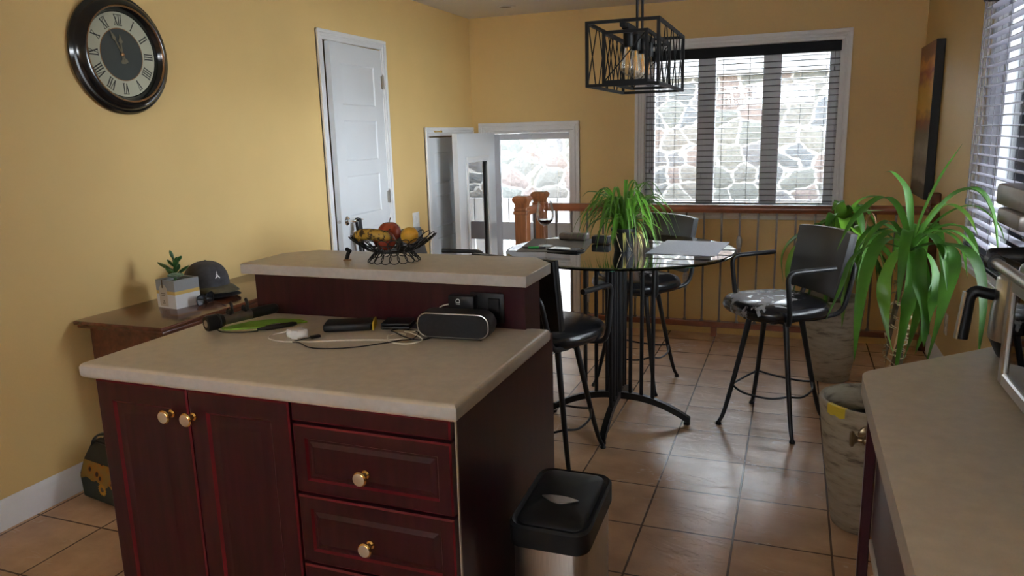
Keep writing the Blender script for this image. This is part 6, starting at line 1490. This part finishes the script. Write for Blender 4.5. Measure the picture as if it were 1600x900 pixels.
# coffee maker with thermal carafe
cm = thing('coffee_maker', 'stainless drip coffee maker behind the toaster oven', 'coffee maker', (0.62, 1.80, RT))
mb = MB(); mb.box(0.552, 0.76, 1.72, 1.97, RT, RT + 0.022, 0.006, 2); mb.build('base', M['black'], cm)
mb = MB(); mb.box(0.565, 0.74, 1.72, 1.97, RT + 0.022, RT + 0.3175, 0.008, 2); mb.build('column', M['steel'], cm)
M['grey_plastic'] = pmat('satin_grey_plastic', (0.30, 0.29, 0.28), 0.35, 0.4, var=0.08, scale=60)
mb = MB(); mb.box(0.435, 0.75, 1.70, 1.99, RT + 0.318, RT + 0.366, 0.008, 2); mb.build('brew_head', M['grey_plastic'], cm)
mb = MB(); mb.box(0.425, 0.56, 1.745, 1.92, RT + 0.284, RT + 0.3175, 0.006, 2); mb.build('filter_basket', M['grey_plastic'], cm)
mb = MB(); mb.tube([(0.392, 1.80, RT + 0.222), (0.39801, 1.80, RT + 0.2225), (0.575, 1.83, RT + 0.23)], [0.017, 0.021, 0.020], 20); mb.build('steam_dial', M['black'], cm)
cf = thing('coffee_carafe', 'stainless carafe with black handle standing under the coffee maker head', 'carafe', (0.48, 1.83, RT))
fc = Vector((0.480, 1.83, RT + 0.0005)); 
mb = MB(); mb.lathe([(0, 0), (0.046, 0.0), (0.050, 0.006), (0.066, 0.040)], fc, 32); mb.build('base_cup', M['black'], cf)
mb = MB(); mb.lathe([(0.066, 0.0405), (0.0680, 0.046), (0.0670, 0.095), (0.0630, 0.128), (0.0605, 0.172), (0.054, 0.178), (0, 0.178)], fc, 36); mb.build('body', M['steel'], cf, angle=50)
hd = Vector((-0.86, 0.10, 0)).normalized()
mb = MB(); mb.tube(fillet([fc + hd * 0.060 + Vector((0, 0, 0.134)), fc + hd * 0.098 + Vector((0, 0, 0.142)), fc + hd * 0.108 + Vector((0, 0, 0.128)), fc + hd * 0.115 + Vector((0, 0, 0.032))], 0.018, 5), 0.0125, 14, flat=(1, 0.9)); hdl = mb.build('handle', M['black'], cf)
mb = MB(); mb.tube([fc + hd * 0.116 + Vector((0, 0, 0.138)), fc + hd * 0.126 + Vector((0, 0, 0.032))], 0.0085, 12, flat=(0.6, 1.2)); mb.build('handle_strip', M['steel'], hdl)

# ------------------------------------------------------------------ light
w = bpy.data.worlds.new('sky'); SC.world = w; w.use_nodes = True
bgn = w.node_tree.nodes['Background']; bgn.inputs['Color'].default_value = (0.86, 0.93, 1.0, 1); bgn.inputs['Strength'].default_value = 27.0
sun = bpy.data.lights.new('sun', 'SUN'); sun.energy = 2.0; sun.angle = radians(3); sun.color = (1.0, 0.96, 0.9)
so_ = bpy.data.objects.new('sun', sun); COL.objects.link(so_); so_.rotation_euler = Vector((0.15, 0.50, -1.0)).to_track_quat('-Z', 'Y').to_euler()
def portal(name, loc, rot, sx, sy):
    l = bpy.data.lights.new(name, 'AREA'); l.shape = 'RECTANGLE'; l.size = sx; l.size_y = sy; l.cycles.is_portal = True
    o = bpy.data.objects.new(name, l); COL.objects.link(o); o.location = loc; o.rotation_euler = rot
portal('portal_back', ((W1[0] + W1[1]) / 2, YB + T + 0.01, 1.41), (-pi / 2, 0, 0), 1.46, 1.28)
portal('portal_door', ((D3[0] + D3[1]) / 2, YB + T + 0.01, 0.43), (-pi / 2, 0, 0), 0.8, 2.0)
portal('portal_side', (XR + T + 0.01, (W2[0] + W2[1]) / 2, 1.41), (0, pi / 2, 0), 1.28, W2[1] - W2[0])
portal('portal_rear', ((WR[0] + WR[1]) / 2, YR - T - 0.01, 1.32), (pi / 2, 0, 0), WR[1] - WR[0], WR[3] - WR[2])

# ------------------------------------------------------------------ camera
cam = bpy.data.cameras.new('camera'); co = bpy.data.objects.new('camera', cam); COL.objects.link(co)
cam.sensor_fit = 'HORIZONTAL'; cam.sensor_width = 36; cam.lens = 1161.09 * 36 / 1600; cam.clip_start = 0.02
pt_, rl, yw = radians(11.651), radians(-1.505), radians(-20.831)
fw_ = Vector((sin(yw) * cos(pt_), cos(yw) * cos(pt_), -sin(pt_))); rt_ = Vector((cos(yw), -sin(yw), 0)); up_ = rt_.cross(fw_)
Rv = rt_ * cos(rl) + up_ * sin(rl); Uv = -rt_ * sin(rl) + up_ * cos(rl)
co.matrix_world = Matrix(((Rv.x, Uv.x, -fw_.x, 0), (Rv.y, Uv.y, -fw_.y, 0), (Rv.z, Uv.z, -fw_.z, 1.412), (0, 0, 0, 1)))
SC.camera = co
vs_ = SC.view_settings; SC.display_settings.display_device = 'sRGB'; vs_.view_transform = 'Standard'; vs_.look = 'None'; vs_.gamma = 1; vs_.use_curve_mapping = False; vs_.exposure = 0.53
SC.cycles.max_bounces = 10; SC.cycles.diffuse_bounces = 6; SC.cycles.transparent_max_bounces = 24; SC.cycles.sample_clamp_indirect = 6
SC.cycles.caustics_reflective = False; SC.cycles.caustics_refractive = False
